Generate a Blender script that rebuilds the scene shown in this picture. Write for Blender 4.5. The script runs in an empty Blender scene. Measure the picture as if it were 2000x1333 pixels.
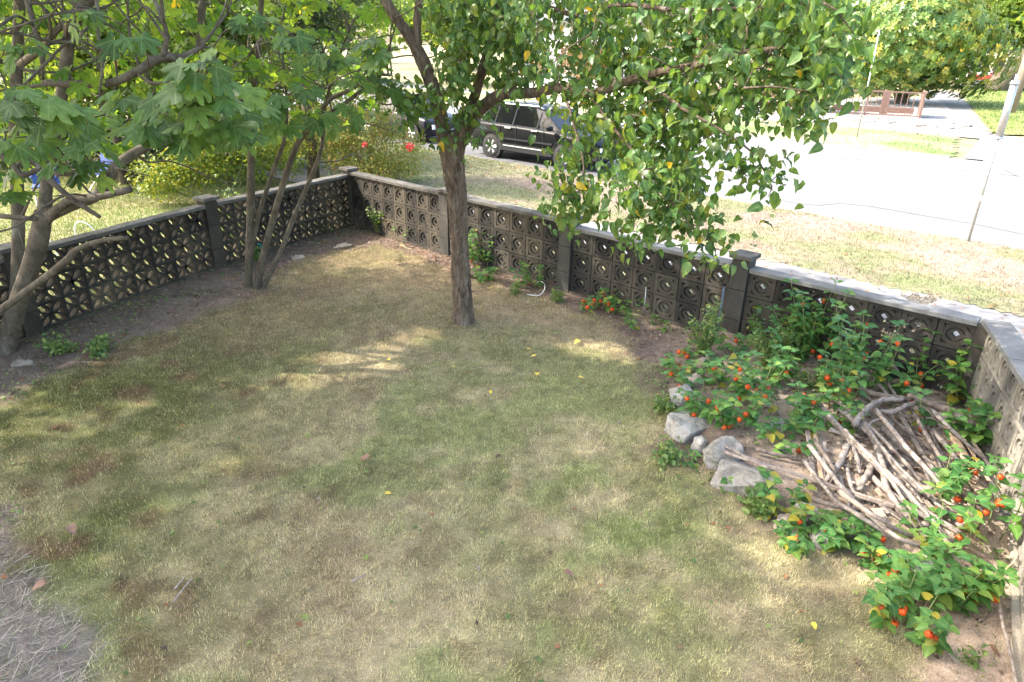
import bpy, math, random
import numpy as np
from mathutils import Vector, Matrix
random.seed(7)
rng = np.random.default_rng(11)
R = math.radians
# ------------------------------------------------------------------ camera
FPX, CAMH = 1333.0, 3.5
_d = np.array([-50., -3002., -1333.]); _u = -_d/np.linalg.norm(_d)
_f = np.array([0, 0, -1.]); _y = _f-(_f@_u)*_u; _y /= np.linalg.norm(_y); _x = np.cross(_y, _u)
CM = np.array([_x, _y, _u]); CP = np.array([0, 0, CAMH])
sc = bpy.context.scene
col = sc.collection
cam = bpy.data.objects.new('camera', bpy.data.cameras.new('camera')); col.objects.link(cam)
cam.data.lens = 24; cam.data.sensor_width = 36; cam.data.clip_end = 600; cam.data.clip_start = .05
cam.matrix_world = Matrix.Translation(CP) @ Matrix(CM.tolist()).to_4x4()
sc.camera = cam
# ------------------------------------------------------------------ sky and sun
SUN_AZ, SUN_EL = -82., 43.
w = bpy.data.worlds.new('World'); sc.world = w; w.use_nodes = True
nt = w.node_tree; nt.nodes.clear()
sky = nt.nodes.new('ShaderNodeTexSky'); sky.sky_type = 'NISHITA'; sky.sun_disc = False
sky.sun_elevation = R(SUN_EL); sky.sun_rotation = R(SUN_AZ); sky.dust_density = 3.0; sky.ozone_density = .6; sky.air_density = 1.0
bg = nt.nodes.new('ShaderNodeBackground'); bg.inputs[1].default_value = .15
wo = nt.nodes.new('ShaderNodeOutputWorld')
wb = nt.nodes.new('ShaderNodeMixRGB'); wb.blend_type = 'MULTIPLY'; wb.inputs[0].default_value = 1; wb.inputs[2].default_value = (1.04, .985, .91, 1)   # the camera's warm white balance
nt.links.new(sky.outputs[0], wb.inputs[1]); nt.links.new(wb.outputs[0], bg.inputs[0]); nt.links.new(bg.outputs[0], wo.inputs[0])
sl = bpy.data.lights.new('sun', 'SUN'); sl.energy = 2.0; sl.angle = R(.6); sl.color = (1, .93, .82)
so = bpy.data.objects.new('sun', sl); col.objects.link(so)
sd = Vector((math.sin(R(SUN_AZ))*math.cos(R(SUN_EL)), math.cos(R(SUN_AZ))*math.cos(R(SUN_EL)), math.sin(R(SUN_EL))))
so.rotation_euler = sd.to_track_quat('Z', 'Y').to_euler()
sc.view_settings.view_transform = 'Standard'; sc.view_settings.look = 'None'
sc.view_settings.gamma = 1; sc.view_settings.exposure = 2.68; sc.view_settings.use_curve_mapping = False
sc.render.engine = 'CYCLES'
sc.render.resolution_x = 1024; sc.render.resolution_y = 682
sc.cycles.max_bounces = 8; sc.cycles.transparent_max_bounces = 8

# ------------------------------------------------------------------ geometry of the place
def ray(px, py):
    return CM @ np.array([(px-1000)/FPX, -(py-666.5)/FPX, -1.])
def at(px, py, z=0.):                       # pixel of the photograph -> point on the level z
    r = ray(px, py); return CP + r*((z-CAMH)/r[2])
def dp(px, py, D):                          # ... -> point at depth D
    return CP + ray(px, py)*D
def proj(P):
    P = np.atleast_2d(P); c = (P-CP) @ CM
    return np.stack([1000+FPX*c[:, 0]/-c[:, 2], 666.5-FPX*c[:, 1]/-c[:, 2], -c[:, 2]], 1)
DS = np.array([.743, -.669, 0]); DN = np.array([.669, .743, 0])     # along / across the street
def sn(s, n, z=0.): return DS*s + DN*n + np.array([0, 0, z])
ANG = math.atan2(-.669, .743)

def inpoly(P, poly):
    x, y = P[:, 0], P[:, 1]; c = np.zeros(len(P), bool); n = len(poly); j = n-1
    for i in range(n):
        xi, yi = poly[i][:2]; xj, yj = poly[j][:2]
        if yi != yj:
            c ^= ((yi > y) != (yj > y)) & (x < (xj-xi)*(y-yi)/(yj-yi)+xi)
        j = i
    return c
def edgedist(P, poly):
    best = np.full(len(P), 1e9); n = len(poly)
    for i in range(n):
        a = np.array(poly[i][:2]); b = np.array(poly[(i+1) % n][:2]); ab = b-a
        t = np.clip(((P-a)@ab)/(ab@ab), 0, 1)
        best = np.minimum(best, np.linalg.norm(P-(a+t[:, None]*ab), axis=1))
    return best
_tab = np.random.default_rng(3).random((256, 256))
def vn(x, y):
    xi = np.floor(x).astype(int); yi = np.floor(y).astype(int); fx = x-xi; fy = y-yi
    fx = fx*fx*(3-2*fx); fy = fy*fy*(3-2*fy)
    a = _tab[xi % 256, yi % 256]; b = _tab[(xi+1) % 256, yi % 256]; c = _tab[xi % 256, (yi+1) % 256]; d = _tab[(xi+1) % 256, (yi+1) % 256]
    return (a*(1-fx)+b*fx)*(1-fy)+(c*(1-fx)+d*fx)*fy
def fbm(x, y, s=1., o=4, seed=0):
    t = 0; a = .5; k = 0
    for i in range(o):
        t = t + a*vn(x*s+seed*17.3+i*5.1, y*s+seed*9.7+i*3.3); k += a; a *= .55; s *= 2.03
    return t/k
MOUND = [at(*p)[:2] for p in ((1300, 700), (1320, 840), (1400, 930), (1560, 1010), (1700, 1090), (1850, 1190), (1935, 1170), (1935, 1100), (1900, 760), (1700, 680), (1500, 640), (1400, 640))]
def gz(x, y):
    P = np.stack([np.atleast_1d(x), np.atleast_1d(y)], 1).astype(float)
    ins = inpoly(P, MOUND); d = edgedist(P, MOUND)
    h = np.where(ins, np.minimum(d/.25, 1), 0.); h = h*h*(3-2*h)*.13
    return h + .02*(fbm(P[:, 0], P[:, 1], 1.1, 3, 4)-.5)
def g1(x, y): return float(gz(x, y)[0])
def gat(px, py, lift=0.):                   # pixel -> point on the yard's ground
    z = 0.
    for _ in range(5):
        p = at(px, py, z); z = g1(p[0], p[1])
    p = at(px, py, z); p[2] = z+lift; return p

# ------------------------------------------------------------------ mesh helpers
def mesh(name, V, F, m=None, smooth=False, cols=None):
    me = bpy.data.meshes.new(name)
    V = np.asarray(V, dtype=np.float32)
    if isinstance(F, np.ndarray):
        n, k = F.shape
        me.vertices.add(len(V)); me.vertices.foreach_set('co', V.ravel())
        me.loops.add(n*k); me.loops.foreach_set('vertex_index', F.astype(np.int32).ravel())
        me.polygons.add(n); me.polygons.foreach_set('loop_start', np.arange(0, n*k, k, dtype=np.int32))
        me.polygons.foreach_set('loop_total', np.full(n, k, dtype=np.int32))
        me.update(calc_edges=True)
    else:
        me.from_pydata(V.tolist(), [], F); me.update()
    if smooth: me.polygons.foreach_set('use_smooth', np.ones(len(me.polygons), bool))
    if cols is not None:
        c = np.ones((len(V), 4), np.float32); c[:, :3] = cols
        a = me.attributes.new('col', 'FLOAT_COLOR', 'POINT'); a.data.foreach_set('color', c.ravel())
    if m: me.materials.append(m)
    return me
def link(name, me, parent=None, loc=None, mat=None, **props):
    o = bpy.data.objects.new(name, me); col.objects.link(o)
    if mat is not None: o.matrix_basis = mat
    if loc is not None: o.location = loc
    if parent is not None: o.parent = parent
    for k, v in props.items(): o[k] = v
    return o
def part(name, V, F, m, parent=None, smooth=False, cols=None, **props):
    return link(name, mesh(name, V, F, m, smooth, cols), parent, **props)
def thing(name, label, cat, loc=(0, 0, 0), rz=0., group=None):
    o = bpy.data.objects.new(name, None); col.objects.link(o); o.location = loc; o.rotation_euler = (0, 0, rz)
    o.empty_display_size = .2; o['label'] = label; o['category'] = cat
    if group: o['group'] = group
    return o
def solo(o, label, cat, group=None):
    o['label'] = label; o['category'] = cat
    if group: o['group'] = group
    return o
class MB:
    def __init__(s): s.V = []; s.F = []
    def add(s, V, F):
        k = len(s.V); s.V += [tuple(float(c) for c in v) for v in V]; s.F += [[int(i)+k for i in f] for f in F]; return s
    def box(s, c, size, rz=0., rx=0., ry=0.):
        x, y, z = [q/2 for q in size]
        m = Matrix.Translation(Vector(c)) @ Matrix.Rotation(rz, 4, 'Z') @ Matrix.Rotation(ry, 4, 'Y') @ Matrix.Rotation(rx, 4, 'X')
        P = [m @ Vector(p) for p in ((-x, -y, -z), (x, -y, -z), (x, y, -z), (-x, y, -z), (-x, -y, z), (x, -y, z), (x, y, z), (-x, y, z))]
        return s.add(P, [(3, 2, 1, 0), (4, 5, 6, 7), (0, 1, 5, 4), (1, 2, 6, 5), (2, 3, 7, 6), (3, 0, 4, 7)])
    def prism(s, poly, z0, z1):             # poly ccw in xy
        n = len(poly); P = [(p[0], p[1], z0) for p in poly]+[(p[0], p[1], z1) for p in poly]
        return s.add(P, [list(range(n))[::-1], list(range(n, 2*n))]+[(i, (i+1) % n, n+(i+1) % n, n+i) for i in range(n)])
    def tube(s, pts, rad, sides=6, jit=0.):
        V, F = tube(pts, rad, sides, jit); return s.add(V, F)
    def build(s, name, m, parent=None, smooth=False, **props):
        return link(name, mesh(name, s.V, s.F, m, smooth), parent, **props)
def spline(pts, rad, sub=4):
    P = np.array(pts, float); r = np.array(rad, float)
    if len(P) < 3:
        t = np.linspace(0, 1, sub+1)[:, None]; return P[0]*(1-t)+P[-1]*t, np.interp(t[:, 0], [0, 1], [r[0], r[-1]])
    Q = np.vstack([2*P[0]-P[1], P, 2*P[-1]-P[-2]]); out = []; rr = []
    for i in range(len(P)-1):
        a, b, c, d = Q[i:i+4]
        for t in np.linspace(0, 1, sub, endpoint=False):
            out.append(.5*((2*b)+(c-a)*t+(2*a-5*b+4*c-d)*t*t+(3*b-a-3*c+d)*t**3)); rr.append(r[i]*(1-t)+r[i+1]*t)
    out.append(P[-1]); rr.append(r[-1]); return np.array(out), np.array(rr)
def tube(pts, rad, sides=6, jit=0.):
    P = np.asarray(pts, float); n = len(P)
    rad = np.broadcast_to(rad, (n,)) if np.ndim(rad) == 0 else np.asarray(rad)
    T = np.gradient(P, axis=0); T /= (np.linalg.norm(T, axis=1)[:, None]+1e-9)
    a = np.array([0, 0, 1.]) if abs(T[0][2]) < .9 else np.array([1., 0, 0])
    V = []; u = np.cross(T[0], a); u /= np.linalg.norm(u)
    ph = np.arange(sides)*2*math.pi/sides
    for i in range(n):
        u = u-(u@T[i])*T[i]; u /= np.linalg.norm(u)+1e-9; v = np.cross(T[i], u)
        rr = rad[i]*(1+jit*(rng.random(sides)-.5))
        V.append(P[i]+(np.cos(ph)*rr)[:, None]*u+(np.sin(ph)*rr)[:, None]*v)
    V = np.vstack(V); F = []
    for i in range(n-1):
        for k in range(sides):
            F.append((i*sides+k, i*sides+(k+1) % sides, (i+1)*sides+(k+1) % sides, (i+1)*sides+k))
    F.append(list(range(sides))[::-1]); F.append([(n-1)*sides+k for k in range(sides)])
    return V, F
def ridged(P, rad, base, sides=90, amp=.012, seed=5):
    V, F = tube(P, rad, sides); n = len(P); k = np.arange(len(V)) % sides; i = np.arange(len(V))//sides
    c = np.asarray(P)[i]; r = V-c; L = np.linalg.norm(r, axis=1); a = k/sides*32.; h = np.linalg.norm(c-np.asarray(P)[0], axis=1)
    w = 1-np.abs(2*fbm(a+1.2*vn(a*.7, h*4), h*7.5, 1., 4, seed)-1)*2.6
    return V+r/L[:, None]*(w*amp*(L/.12)**.5)[:, None], F
def scatter(tV, tF, pos, Rm, cols):
    """copies of a small leaf template; Rm (n,3,3) rotation*scale; cols (n,3)|(n,k,3)"""
    n, k = len(pos), len(tV)
    V = np.einsum('nij,kj->nki', Rm, tV)+pos[:, None, :]
    F = (tF[None]+(np.arange(n)*k)[:, None, None]).reshape(-1, tF.shape[1])
    c = cols if cols.ndim == 3 else np.repeat(cols[:, None, :], k, 1)
    return V.reshape(-1, 3), F, c.reshape(-1, 3)
def frames(d, up, size):
    d = d/(np.linalg.norm(d, axis=1)[:, None]+1e-9)
    x = np.cross(d, up); x /= (np.linalg.norm(x, axis=1)[:, None]+1e-9); z = np.cross(x, d)
    return np.stack([x, d, z], 2)*np.reshape(size, (-1, 1, 1))
def rdir(n, zb=0.):
    v = rng.normal(size=(n, 3)); v /= np.linalg.norm(v, axis=1)[:, None]; v[:, 2] += zb
    return v/np.linalg.norm(v, axis=1)[:, None]

# ------------------------------------------------------------------ materials
def _mat(name):
    m = bpy.data.materials.new(name); m.use_nodes = True; nt = m.node_tree; nt.nodes.clear()
    o = nt.nodes.new('ShaderNodeOutputMaterial'); b = nt.nodes.new('ShaderNodeBsdfPrincipled')
    nt.links.new(b.outputs[0], o.inputs[0]); return m, nt, b, o
def N(nt, t, **kw):
    n = nt.nodes.new('ShaderNode'+t)
    for k, v in kw.items(): setattr(n, k, v)
    return n
def ramp(nt, fac, stops):
    r = N(nt, 'ValToRGB'); e = r.color_ramp.elements
    e[0].position = stops[0][0]; e[0].color = (*stops[0][1], 1); e[1].position = stops[-1][0]; e[1].color = (*stops[-1][1], 1)
    for p, c in stops[1:-1]:
        q = e.new(p); q.color = (*c, 1)
    nt.links.new(fac, r.inputs[0]); return r.outputs[0]
def mix(nt, a, b, f, bt='MIX'):
    m = N(nt, 'MixRGB', blend_type=bt)
    for s, v in ((m.inputs[0], f), (m.inputs[1], a), (m.inputs[2], b)):
        if hasattr(v, 'is_output'): nt.links.new(v, s)
        elif isinstance(v, tuple): s.default_value = (*v, 1)
        else: s.default_value = v
    return m.outputs[0]
def noise(nt, scale, detail=6, rough=.6, sc3=None, dist=0., geo=False):
    t = N(nt, 'NewGeometry').outputs['Position'] if geo else N(nt, 'TexCoord').outputs['Object']
    if sc3:
        mp = N(nt, 'Mapping'); mp.inputs['Scale'].default_value = sc3; nt.links.new(t, mp.inputs[0]); t = mp.outputs[0]
    n = N(nt, 'TexNoise'); n.inputs['Scale'].default_value = scale; n.inputs['Detail'].default_value = detail
    n.inputs['Roughness'].default_value = rough; n.inputs['Distortion'].default_value = dist
    nt.links.new(t, n.inputs[0]); return n.outputs[0]
def bump(nt, b, h, strength, dist=.02):
    n = N(nt, 'Bump'); n.inputs['Strength'].default_value = strength; n.inputs['Distance'].default_value = dist
    nt.links.new(h, n.inputs['Height']); nt.links.new(n.outputs[0], b.inputs['Normal'])
def surf(name, stops, scale=4., rough=.9, bs=.5, bscale=60., bd=.01, sc3=None, fine=None, geo=True, rnd=0., spec=.3, metal=0., attr=False):
    """rough natural surface: colour ramp over noise, fine speckle, relief"""
    m, nt, b, o = _mat(name)
    b.inputs['Roughness'].default_value = rough; b.inputs['Specular IOR Level'].default_value = spec; b.inputs['Metallic'].default_value = metal
    f = noise(nt, scale, 8, .65, sc3, .3, geo)
    if attr:
        a = N(nt, 'Attribute'); a.attribute_name = 'col'; c = a.outputs['Color']
        c = mix(nt, c, ramp(nt, f, [(.3, (.62, .62, .62)), (.7, (1.3, 1.3, 1.3))]), 1., 'MULTIPLY')
    else: c = ramp(nt, f, stops)
    if fine:
        n2 = noise(nt, fine[0], 3, .7, None, 0, geo)
        c = mix(nt, c, ramp(nt, n2, [(.35, (1-fine[1],)*3), (.65, (1+fine[1],)*3)]), 1., 'MULTIPLY')
    if rnd:
        oi = N(nt, 'ObjectInfo')
        c = mix(nt, c, ramp(nt, oi.outputs['Random'], [(0, (1-rnd,)*3), (1, (1+rnd,)*3)]), 1., 'MULTIPLY')
    nt.links.new(c, b.inputs['Base Color'])
    bump(nt, b, noise(nt, bscale, 5, .7, sc3, .2, geo), bs, bd); return m
def plain(name, c, rough=.5, metal=0., coat=0., spec=.5, var=.12, vs=8.):
    m, nt, b, o = _mat(name)
    n = noise(nt, vs, 5); cc = mix(nt, c, ramp(nt, n, [(.3, (1-var,)*3), (.7, (1+var,)*3)]), 1., 'MULTIPLY')
    nt.links.new(cc, b.inputs['Base Color']); b.inputs['Roughness'].default_value = rough; b.inputs['Metallic'].default_value = metal
    b.inputs['Coat Weight'].default_value = coat; b.inputs['Specular IOR Level'].default_value = spec
    return m
def leafmat(name, stops, trans=.4, rough=.42, vein=(.3, .36, .12), yellow=(.55, .38, .03), back=(.16, .22, .08), tcol=1.6, spec=.4, vpow=7., vamt=.5):
    """col.r tint, col.g vein, col.b yellowing"""
    m, nt, b, o = _mat(name)
    a = N(nt, 'Attribute'); a.attribute_name = 'col'; s = N(nt, 'SeparateColor'); nt.links.new(a.outputs['Color'], s.inputs[0])
    oi = N(nt, 'ObjectInfo'); ad = N(nt, 'Math', operation='ADD'); nt.links.new(s.outputs[0], ad.inputs[0]); nt.links.new(oi.outputs['Random'], ad.inputs[1])
    fr = N(nt, 'Math', operation='FRACT'); nt.links.new(ad.outputs[0], fr.inputs[0])
    c = ramp(nt, fr.outputs[0], stops)
    geo = N(nt, 'NewGeometry')
    c = mix(nt, c, back, geo.outputs['Backfacing']) if False else c
    n2 = noise(nt, 25, 3, .6, None, 0, True)
    c = mix(nt, c, ramp(nt, n2, [(.3, (.75,)*3), (.7, (1.25,)*3)]), 1., 'MULTIPLY')
    pw = N(nt, 'Math', operation='POWER'); nt.links.new(s.outputs[1], pw.inputs[0]); pw.inputs[1].default_value = vpow
    ml = N(nt, 'Math', operation='MULTIPLY'); nt.links.new(pw.outputs[0], ml.inputs[0]); ml.inputs[1].default_value = vamt
    c = mix(nt, c, vein, ml.outputs[0]); c = mix(nt, c, yellow, s.outputs[2])
    bf = N(nt, 'Math', operation='MULTIPLY'); nt.links.new(geo.outputs['Backfacing'], bf.inputs[0]); bf.inputs[1].default_value = .5
    cb = mix(nt, c, back, bf.outputs[0])
    nt.links.new(cb, b.inputs['Base Color']); b.inputs['Roughness'].default_value = rough; b.inputs['Specular IOR Level'].default_value = spec
    t = N(nt, 'BsdfTranslucent'); tc = mix(nt, c, (tcol*1.25, tcol, tcol*.45), 1., 'MULTIPLY'); nt.links.new(tc, t.inputs[0])
    mx = N(nt, 'MixShader'); mx.inputs[0].default_value = trans
    nt.links.new(b.outputs[0], mx.inputs[1]); nt.links.new(t.outputs[0], mx.inputs[2]); nt.links.new(mx.outputs[0], o.inputs[0])
    return m
def attrmat(name, rough=.8, trans=.25, fine=.0):
    m, nt, b, o = _mat(name)
    a = N(nt, 'Attribute'); a.attribute_name = 'col'
    nt.links.new(a.outputs['Color'], b.inputs['Base Color']); b.inputs['Roughness'].default_value = rough; b.inputs['Specular IOR Level'].default_value = .2
    if trans:
        t = N(nt, 'BsdfTranslucent'); nt.links.new(a.outputs['Color'], t.inputs[0]); mx = N(nt, 'MixShader'); mx.inputs[0].default_value = trans
        nt.links.new(b.outputs[0], mx.inputs[1]); nt.links.new(t.outputs[0], mx.inputs[2]); nt.links.new(mx.outputs[0], o.inputs[0])
    return m

M = {}
M['ground'] = surf('lawn_far', [(.3, (.16, .15, .07)), (.5, (.26, .23, .13)), (.7, (.11, .16, .05))], .5, .95, .6, 25, .03, fine=(30, .3))
M['soilg'] = surf('yard_ground', None, 9, .95, .9, 45, .02, fine=(120, .35), attr=True)
M['verge'] = surf('verge_turf', None, 7, .95, .8, 40, .02, fine=(90, .3), attr=True)
M['blade'] = attrmat('grass_blades', .75, .3)
M['litter'] = attrmat('dry_litter', .8, .15)
M['asphalt'] = surf('asphalt', [(.25, (.115, .115, .119)), (.45, (.17, .17, .172)), (.8, (.22, .217, .213))], .35, .9, .5, 120, .006, fine=(60, .35))
M['asphalt2'] = surf('seam_and_shade_asphalt', [(.3, (.085, .085, .09)), (.7, (.14, .14, .145))], 3, .9, .4, 120, .005, fine=(140, .25))  # dark tone for seams, joints and the painted road shade
M['concrete'] = surf('path_concrete', [(.25, (.14, .138, .138)), (.5, (.20, .196, .193)), (.8, (.26, .25, .245))], 1.3, .9, .5, 90, .004, fine=(180, .3))
M['paint'] = surf('road_paint', [(.3, (.6, .6, .58)), (.7, (.8, .8, .78))], 6, .7, .2, 80, .003)
def blockmat(name, dk, md, lt, moss):
    m, nt, b, o = _mat(name); b.inputs['Roughness'].default_value = .93; b.inputs['Specular IOR Level'].default_value = .2
    f = noise(nt, 1.6, 9, .7, (1, 1, .45), .4, True)
    c = ramp(nt, f, [(.3, dk), (.5, md), (.68, lt), (.8, moss)])
    g = N(nt, 'NewGeometry'); sx = N(nt, 'SeparateXYZ'); nt.links.new(g.outputs['Position'], sx.inputs[0])
    zz = N(nt, 'MapRange'); nt.links.new(sx.outputs[2], zz.inputs[0]); zz.inputs[1].default_value = -.1; zz.inputs[2].default_value = .75
    n2 = noise(nt, 3.5, 6, .7, (1, 1, .3), 0, True)
    mm = N(nt, 'Math', operation='MULTIPLY'); nt.links.new(zz.outputs[0], mm.inputs[0]); nt.links.new(n2, mm.inputs[1])
    c = mix(nt, c, dk, mm.outputs[0])       # black algae grows on the upper courses
    n3 = noise(nt, 150, 3, .7, None, 0, True)
    c = mix(nt, c, ramp(nt, n3, [(.35, (.7,)*3), (.65, (1.3,)*3)]), 1., 'MULTIPLY')
    oi = N(nt, 'ObjectInfo'); c = mix(nt, c, ramp(nt, oi.outputs['Random'], [(0, (.6, .6, .62)), (1, (1.4, 1.34, 1.22))]), 1., 'MULTIPLY')
    nt.links.new(c, b.inputs['Base Color']); bump(nt, b, noise(nt, 70, 5, .7, None, 0, True), .7, .008); return m
M['block'] = blockmat('weathered_block', (.025, .024, .024), (.075, .068, .058), (.16, .135, .10), (.09, .09, .045))
M['blockl'] = blockmat('mossy_block', (.022, .021, .02), (.062, .057, .043), (.12, .10, .072), (.068, .072, .03))
M['blockr'] = blockmat('pale_block', (.13, .125, .115), (.24, .225, .20), (.34, .32, .28), (.20, .19, .13))
M['coping'] = surf('coping_stone', [(.3, (.04, .038, .034)), (.5, (.105, .098, .088)), (.75, (.20, .19, .17))], 2.2, .95, 1., 110, .012, fine=(170, .5))
M['copingr'] = surf('pale_coping', [(.3, (.13, .125, .12)), (.6, (.22, .215, .205)), (.8, (.31, .30, .29))], 2.2, .95, .9, 110, .01, fine=(170, .3))
M['post'] = surf('dark_post', [(.3, (.025, .024, .024)), (.55, (.06, .056, .05)), (.8, (.14, .125, .10))], 2.4, .9, .7, 60, .01, sc3=(1, 1, .4), fine=(150, .25))
def bark(name, c1, c2, c3, lich, sc=7., bs=1., bd=.03, z=.25):
    m, nt, b, o = _mat(name); b.inputs['Roughness'].default_value = .9; b.inputs['Specular IOR Level'].default_value = .2
    f = noise(nt, sc, 8, .7, (1, 1, z), .6, True)
    c = ramp(nt, f, [(.32, c1), (.5, c2), (.68, c3)])
    l = noise(nt, 4.5, 5, .6, None, .5, True)
    c = mix(nt, c, lich, ramp(nt, l, [(.62, (0, 0, 0)), (.72, (.75, .75, .75))]))
    nt.links.new(c, b.inputs['Base Color']); bump(nt, b, noise(nt, sc*2.6, 7, .75, (1, 1, z), .8, True), bs, bd); return m
M['bark'] = bark('fissured_bark', (.06, .043, .032), (.20, .148, .108), (.34, .27, .205), (.42, .41, .38), 15, 1., .05, .2)
M['figbark'] = bark('smooth_fig_bark', (.055, .043, .03), (.11, .09, .065), (.175, .15, .11), (.22, .21, .17), 9, .8, .02, .6)
M['dead'] = bark('dead_wood', (.13, .105, .088), (.28, .24, .21), (.43, .385, .345), (.50, .46, .42), 24, 1., .016, .5)
M['deaddark'] = bark('old_dark_wood', (.06, .048, .04), (.15, .12, .10), (.27, .225, .19), (.40, .37, .33), 16, .8, .015, .4)
M['plank'] = bark('grey_plank', (.15, .115, .095), (.29, .235, .195), (.42, .36, .30), (.55, .5, .45), 25, .5, .006, .4)
M['tanplank'] = bark('tan_plank', (.30, .20, .12), (.46, .32, .21), (.55, .41, .28), (.52, .44, .36), 18, .4, .006, .4)
M['rock'] = surf('grey_rock', [(.3, (.15, .14, .12)), (.5, (.30, .285, .255)), (.75, (.42, .405, .37))], 5, .92, .9, 40, .02, fine=(150, .3), rnd=.15)
M['rockp'] = surf('tan_rock', [(.3, (.27, .22, .17)), (.7, (.46, .39, .32))], 5, .92, .9, 40, .02, fine=(150, .25), rnd=.15)
M['pear'] = leafmat('pear_leaves', [(0, (.032, .085, .022)), (.35, (.052, .13, .032)), (.7, (.085, .175, .042)), (1, (.14, .225, .055))], .42, .36, (.26, .34, .12), spec=.45)
M['fig'] = leafmat('fig_leaves', [(0, (.035, .085, .02)), (.4, (.065, .14, .035)), (.8, (.10, .19, .045)), (1, (.15, .25, .05))], .45, .5, (.26, .36, .14), back=(.14, .22, .10), vpow=14., vamt=.5)
M['figfar'] = leafmat('backlit_fig_leaves', [(0, (.05, .13, .02)), (.5, (.10, .20, .03)), (1, (.19, .29, .045))], .6, .5, (.26, .36, .14), tcol=2., vpow=14., vamt=.3)  # lighter, yellower fig leaf copy with the backlight put into its colours
M['phys'] = leafmat('lantern_leaves', [(0, (.04, .13, .03)), (.45, (.07, .19, .04)), (.8, (.11, .23, .045)), (1, (.19, .30, .055))], .35, .5, (.26, .36, .12), vpow=8., vamt=.5)
M['weed'] = leafmat('weed_leaves', [(0, (.05, .12, .03)), (.5, (.10, .19, .05)), (1, (.24, .30, .09))], .35, .5)
M['yshrub'] = leafmat('lime_shrub_leaves', [(0, (.10, .18, .03)), (.5, (.17, .25, .035)), (.85, (.24, .30, .04)), (1, (.32, .30, .04))], .45, .5, tcol=1.2)
M['barb'] = leafmat('barberry_leaves', [(0, (.14, .22, .04)), (.5, (.26, .30, .06)), (.85, (.34, .30, .09)), (1, (.38, .17, .07))], .4, .55, tcol=1.3)
M['ever'] = leafmat('dark_evergreen_leaves', [(0, (.012, .03, .012)), (.6, (.03, .06, .022)), (1, (.06, .10, .03))], .2, .5)
M['tree'] = leafmat('broad_tree_leaves', [(0, (.06, .12, .02)), (.5, (.11, .20, .035)), (1, (.19, .28, .05))], .5, .5, tcol=1.7)
M['rhodo'] = leafmat('rhododendron_leaves', [(0, (.04, .11, .025)), (.5, (.10, .20, .04)), (.85, (.20, .28, .055)), (1, (.38, .34, .08))], .3, .35, spec=.5)
M['willow'] = leafmat('pale_tree_leaves', [(0, (.16, .24, .08)), (1, (.30, .38, .14))], .4, .5)
M['dry'] = leafmat('dry_shrub_leaves', [(0, (.22, .13, .08)), (.5, (.34, .22, .14)), (1, (.28, .26, .10))], .3, .6, tcol=1.1)
M['husk'] = leafmat('orange_husks', [(0, (.62, .08, .012)), (.5, (.78, .14, .02)), (1, (.82, .22, .05))], .35, .45, (.5, .06, .01), tcol=1., back=(.6, .1, .02), vamt=.25)
M['stem'] = plain('green_stems', (.16, .20, .07), .6)
M['yleaf'] = plain('yellow_leaf', (.72, .50, .05), .5, var=.25, vs=30)
M['bleaf'] = plain('brown_leaf', (.20, .11, .07), .7, var=.3, vs=30)
M['umbel'] = plain('dried_flower', (.52, .42, .29), .8, var=.3, vs=60)
M['galv'] = plain('galvanised_metal', (.46, .47, .49), .45, .75, var=.2, vs=20)
M['white'] = plain('white_plastic', (.78, .78, .77), .4)
M['blue'] = plain('blue_cloth', (.04, .08, .26), .7)
M['slate'] = plain('slate_stake', (.07, .11, .16), .5)
M['teal'] = plain('teal_plastic', (.03, .30, .27), .5)
M['red'] = plain('red_plastic', (.65, .03, .03), .5)
M['rustb'] = plain('brown_metal', (.17, .105, .085), .6, .1, var=.2)
M['carblack'] = plain('black_car_paint', (.005, .006, .008), .4, .0, .0, .16, var=.02)
M['carblue'] = plain('dark_blue_paint', (.008, .010, .018), .35, .0, .1, .25, var=.02)
M['carsilver'] = plain('silver_paint', (.42, .44, .46), .3, .5, 1., var=.02)
M['carred'] = plain('red_paint', (.55, .10, .05), .35, 0., 1., var=.05)
M['carwhite'] = plain('cream_paint', (.78, .77, .74), .35, 0., 1., var=.03)
M['glass'] = plain('dark_glass', (.006, .007, .008), .06, 0., 0., .5, var=.02)
M['clad'] = plain('grey_cladding', (.022, .023, .026), .6, 0., 0., .3, var=.08)
M['tyre'] = plain('tyre_rubber', (.02, .02, .021), .8)
M['chrome'] = plain('alloy', (.75, .75, .76), .35, .5, var=.04)
M['lampr'] = plain('red_lamp', (.35, .01, .01), .2)
M['lampw'] = plain('clear_lamp', (.7, .7, .72), .15)
M['siding'] = surf('white_siding', [(.3, (.68, .68, .66)), (.7, (.78, .78, .76))], 2, .7, .1, 30, .005)
M['roof'] = surf('grey_shingle', [(.3, (.10, .10, .11)), (.7, (.19, .185, .18))], 4, .9, .7, 30, .02)
M['door'] = plain('orange_wood', (.48, .20, .07), .5)
M['gravel'] = surf('river_stones', [(.3, (.16, .15, .14)), (.5, (.32, .31, .30)), (.7, (.5, .49, .47))], 6, .9, 1., 12, .05, fine=(22, .45))
M['wood'] = bark('utility_wood', (.14, .11, .085), (.24, .19, .15), (.32, .27, .22), (.3, .27, .24), 9, .5, .01, .15)
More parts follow.
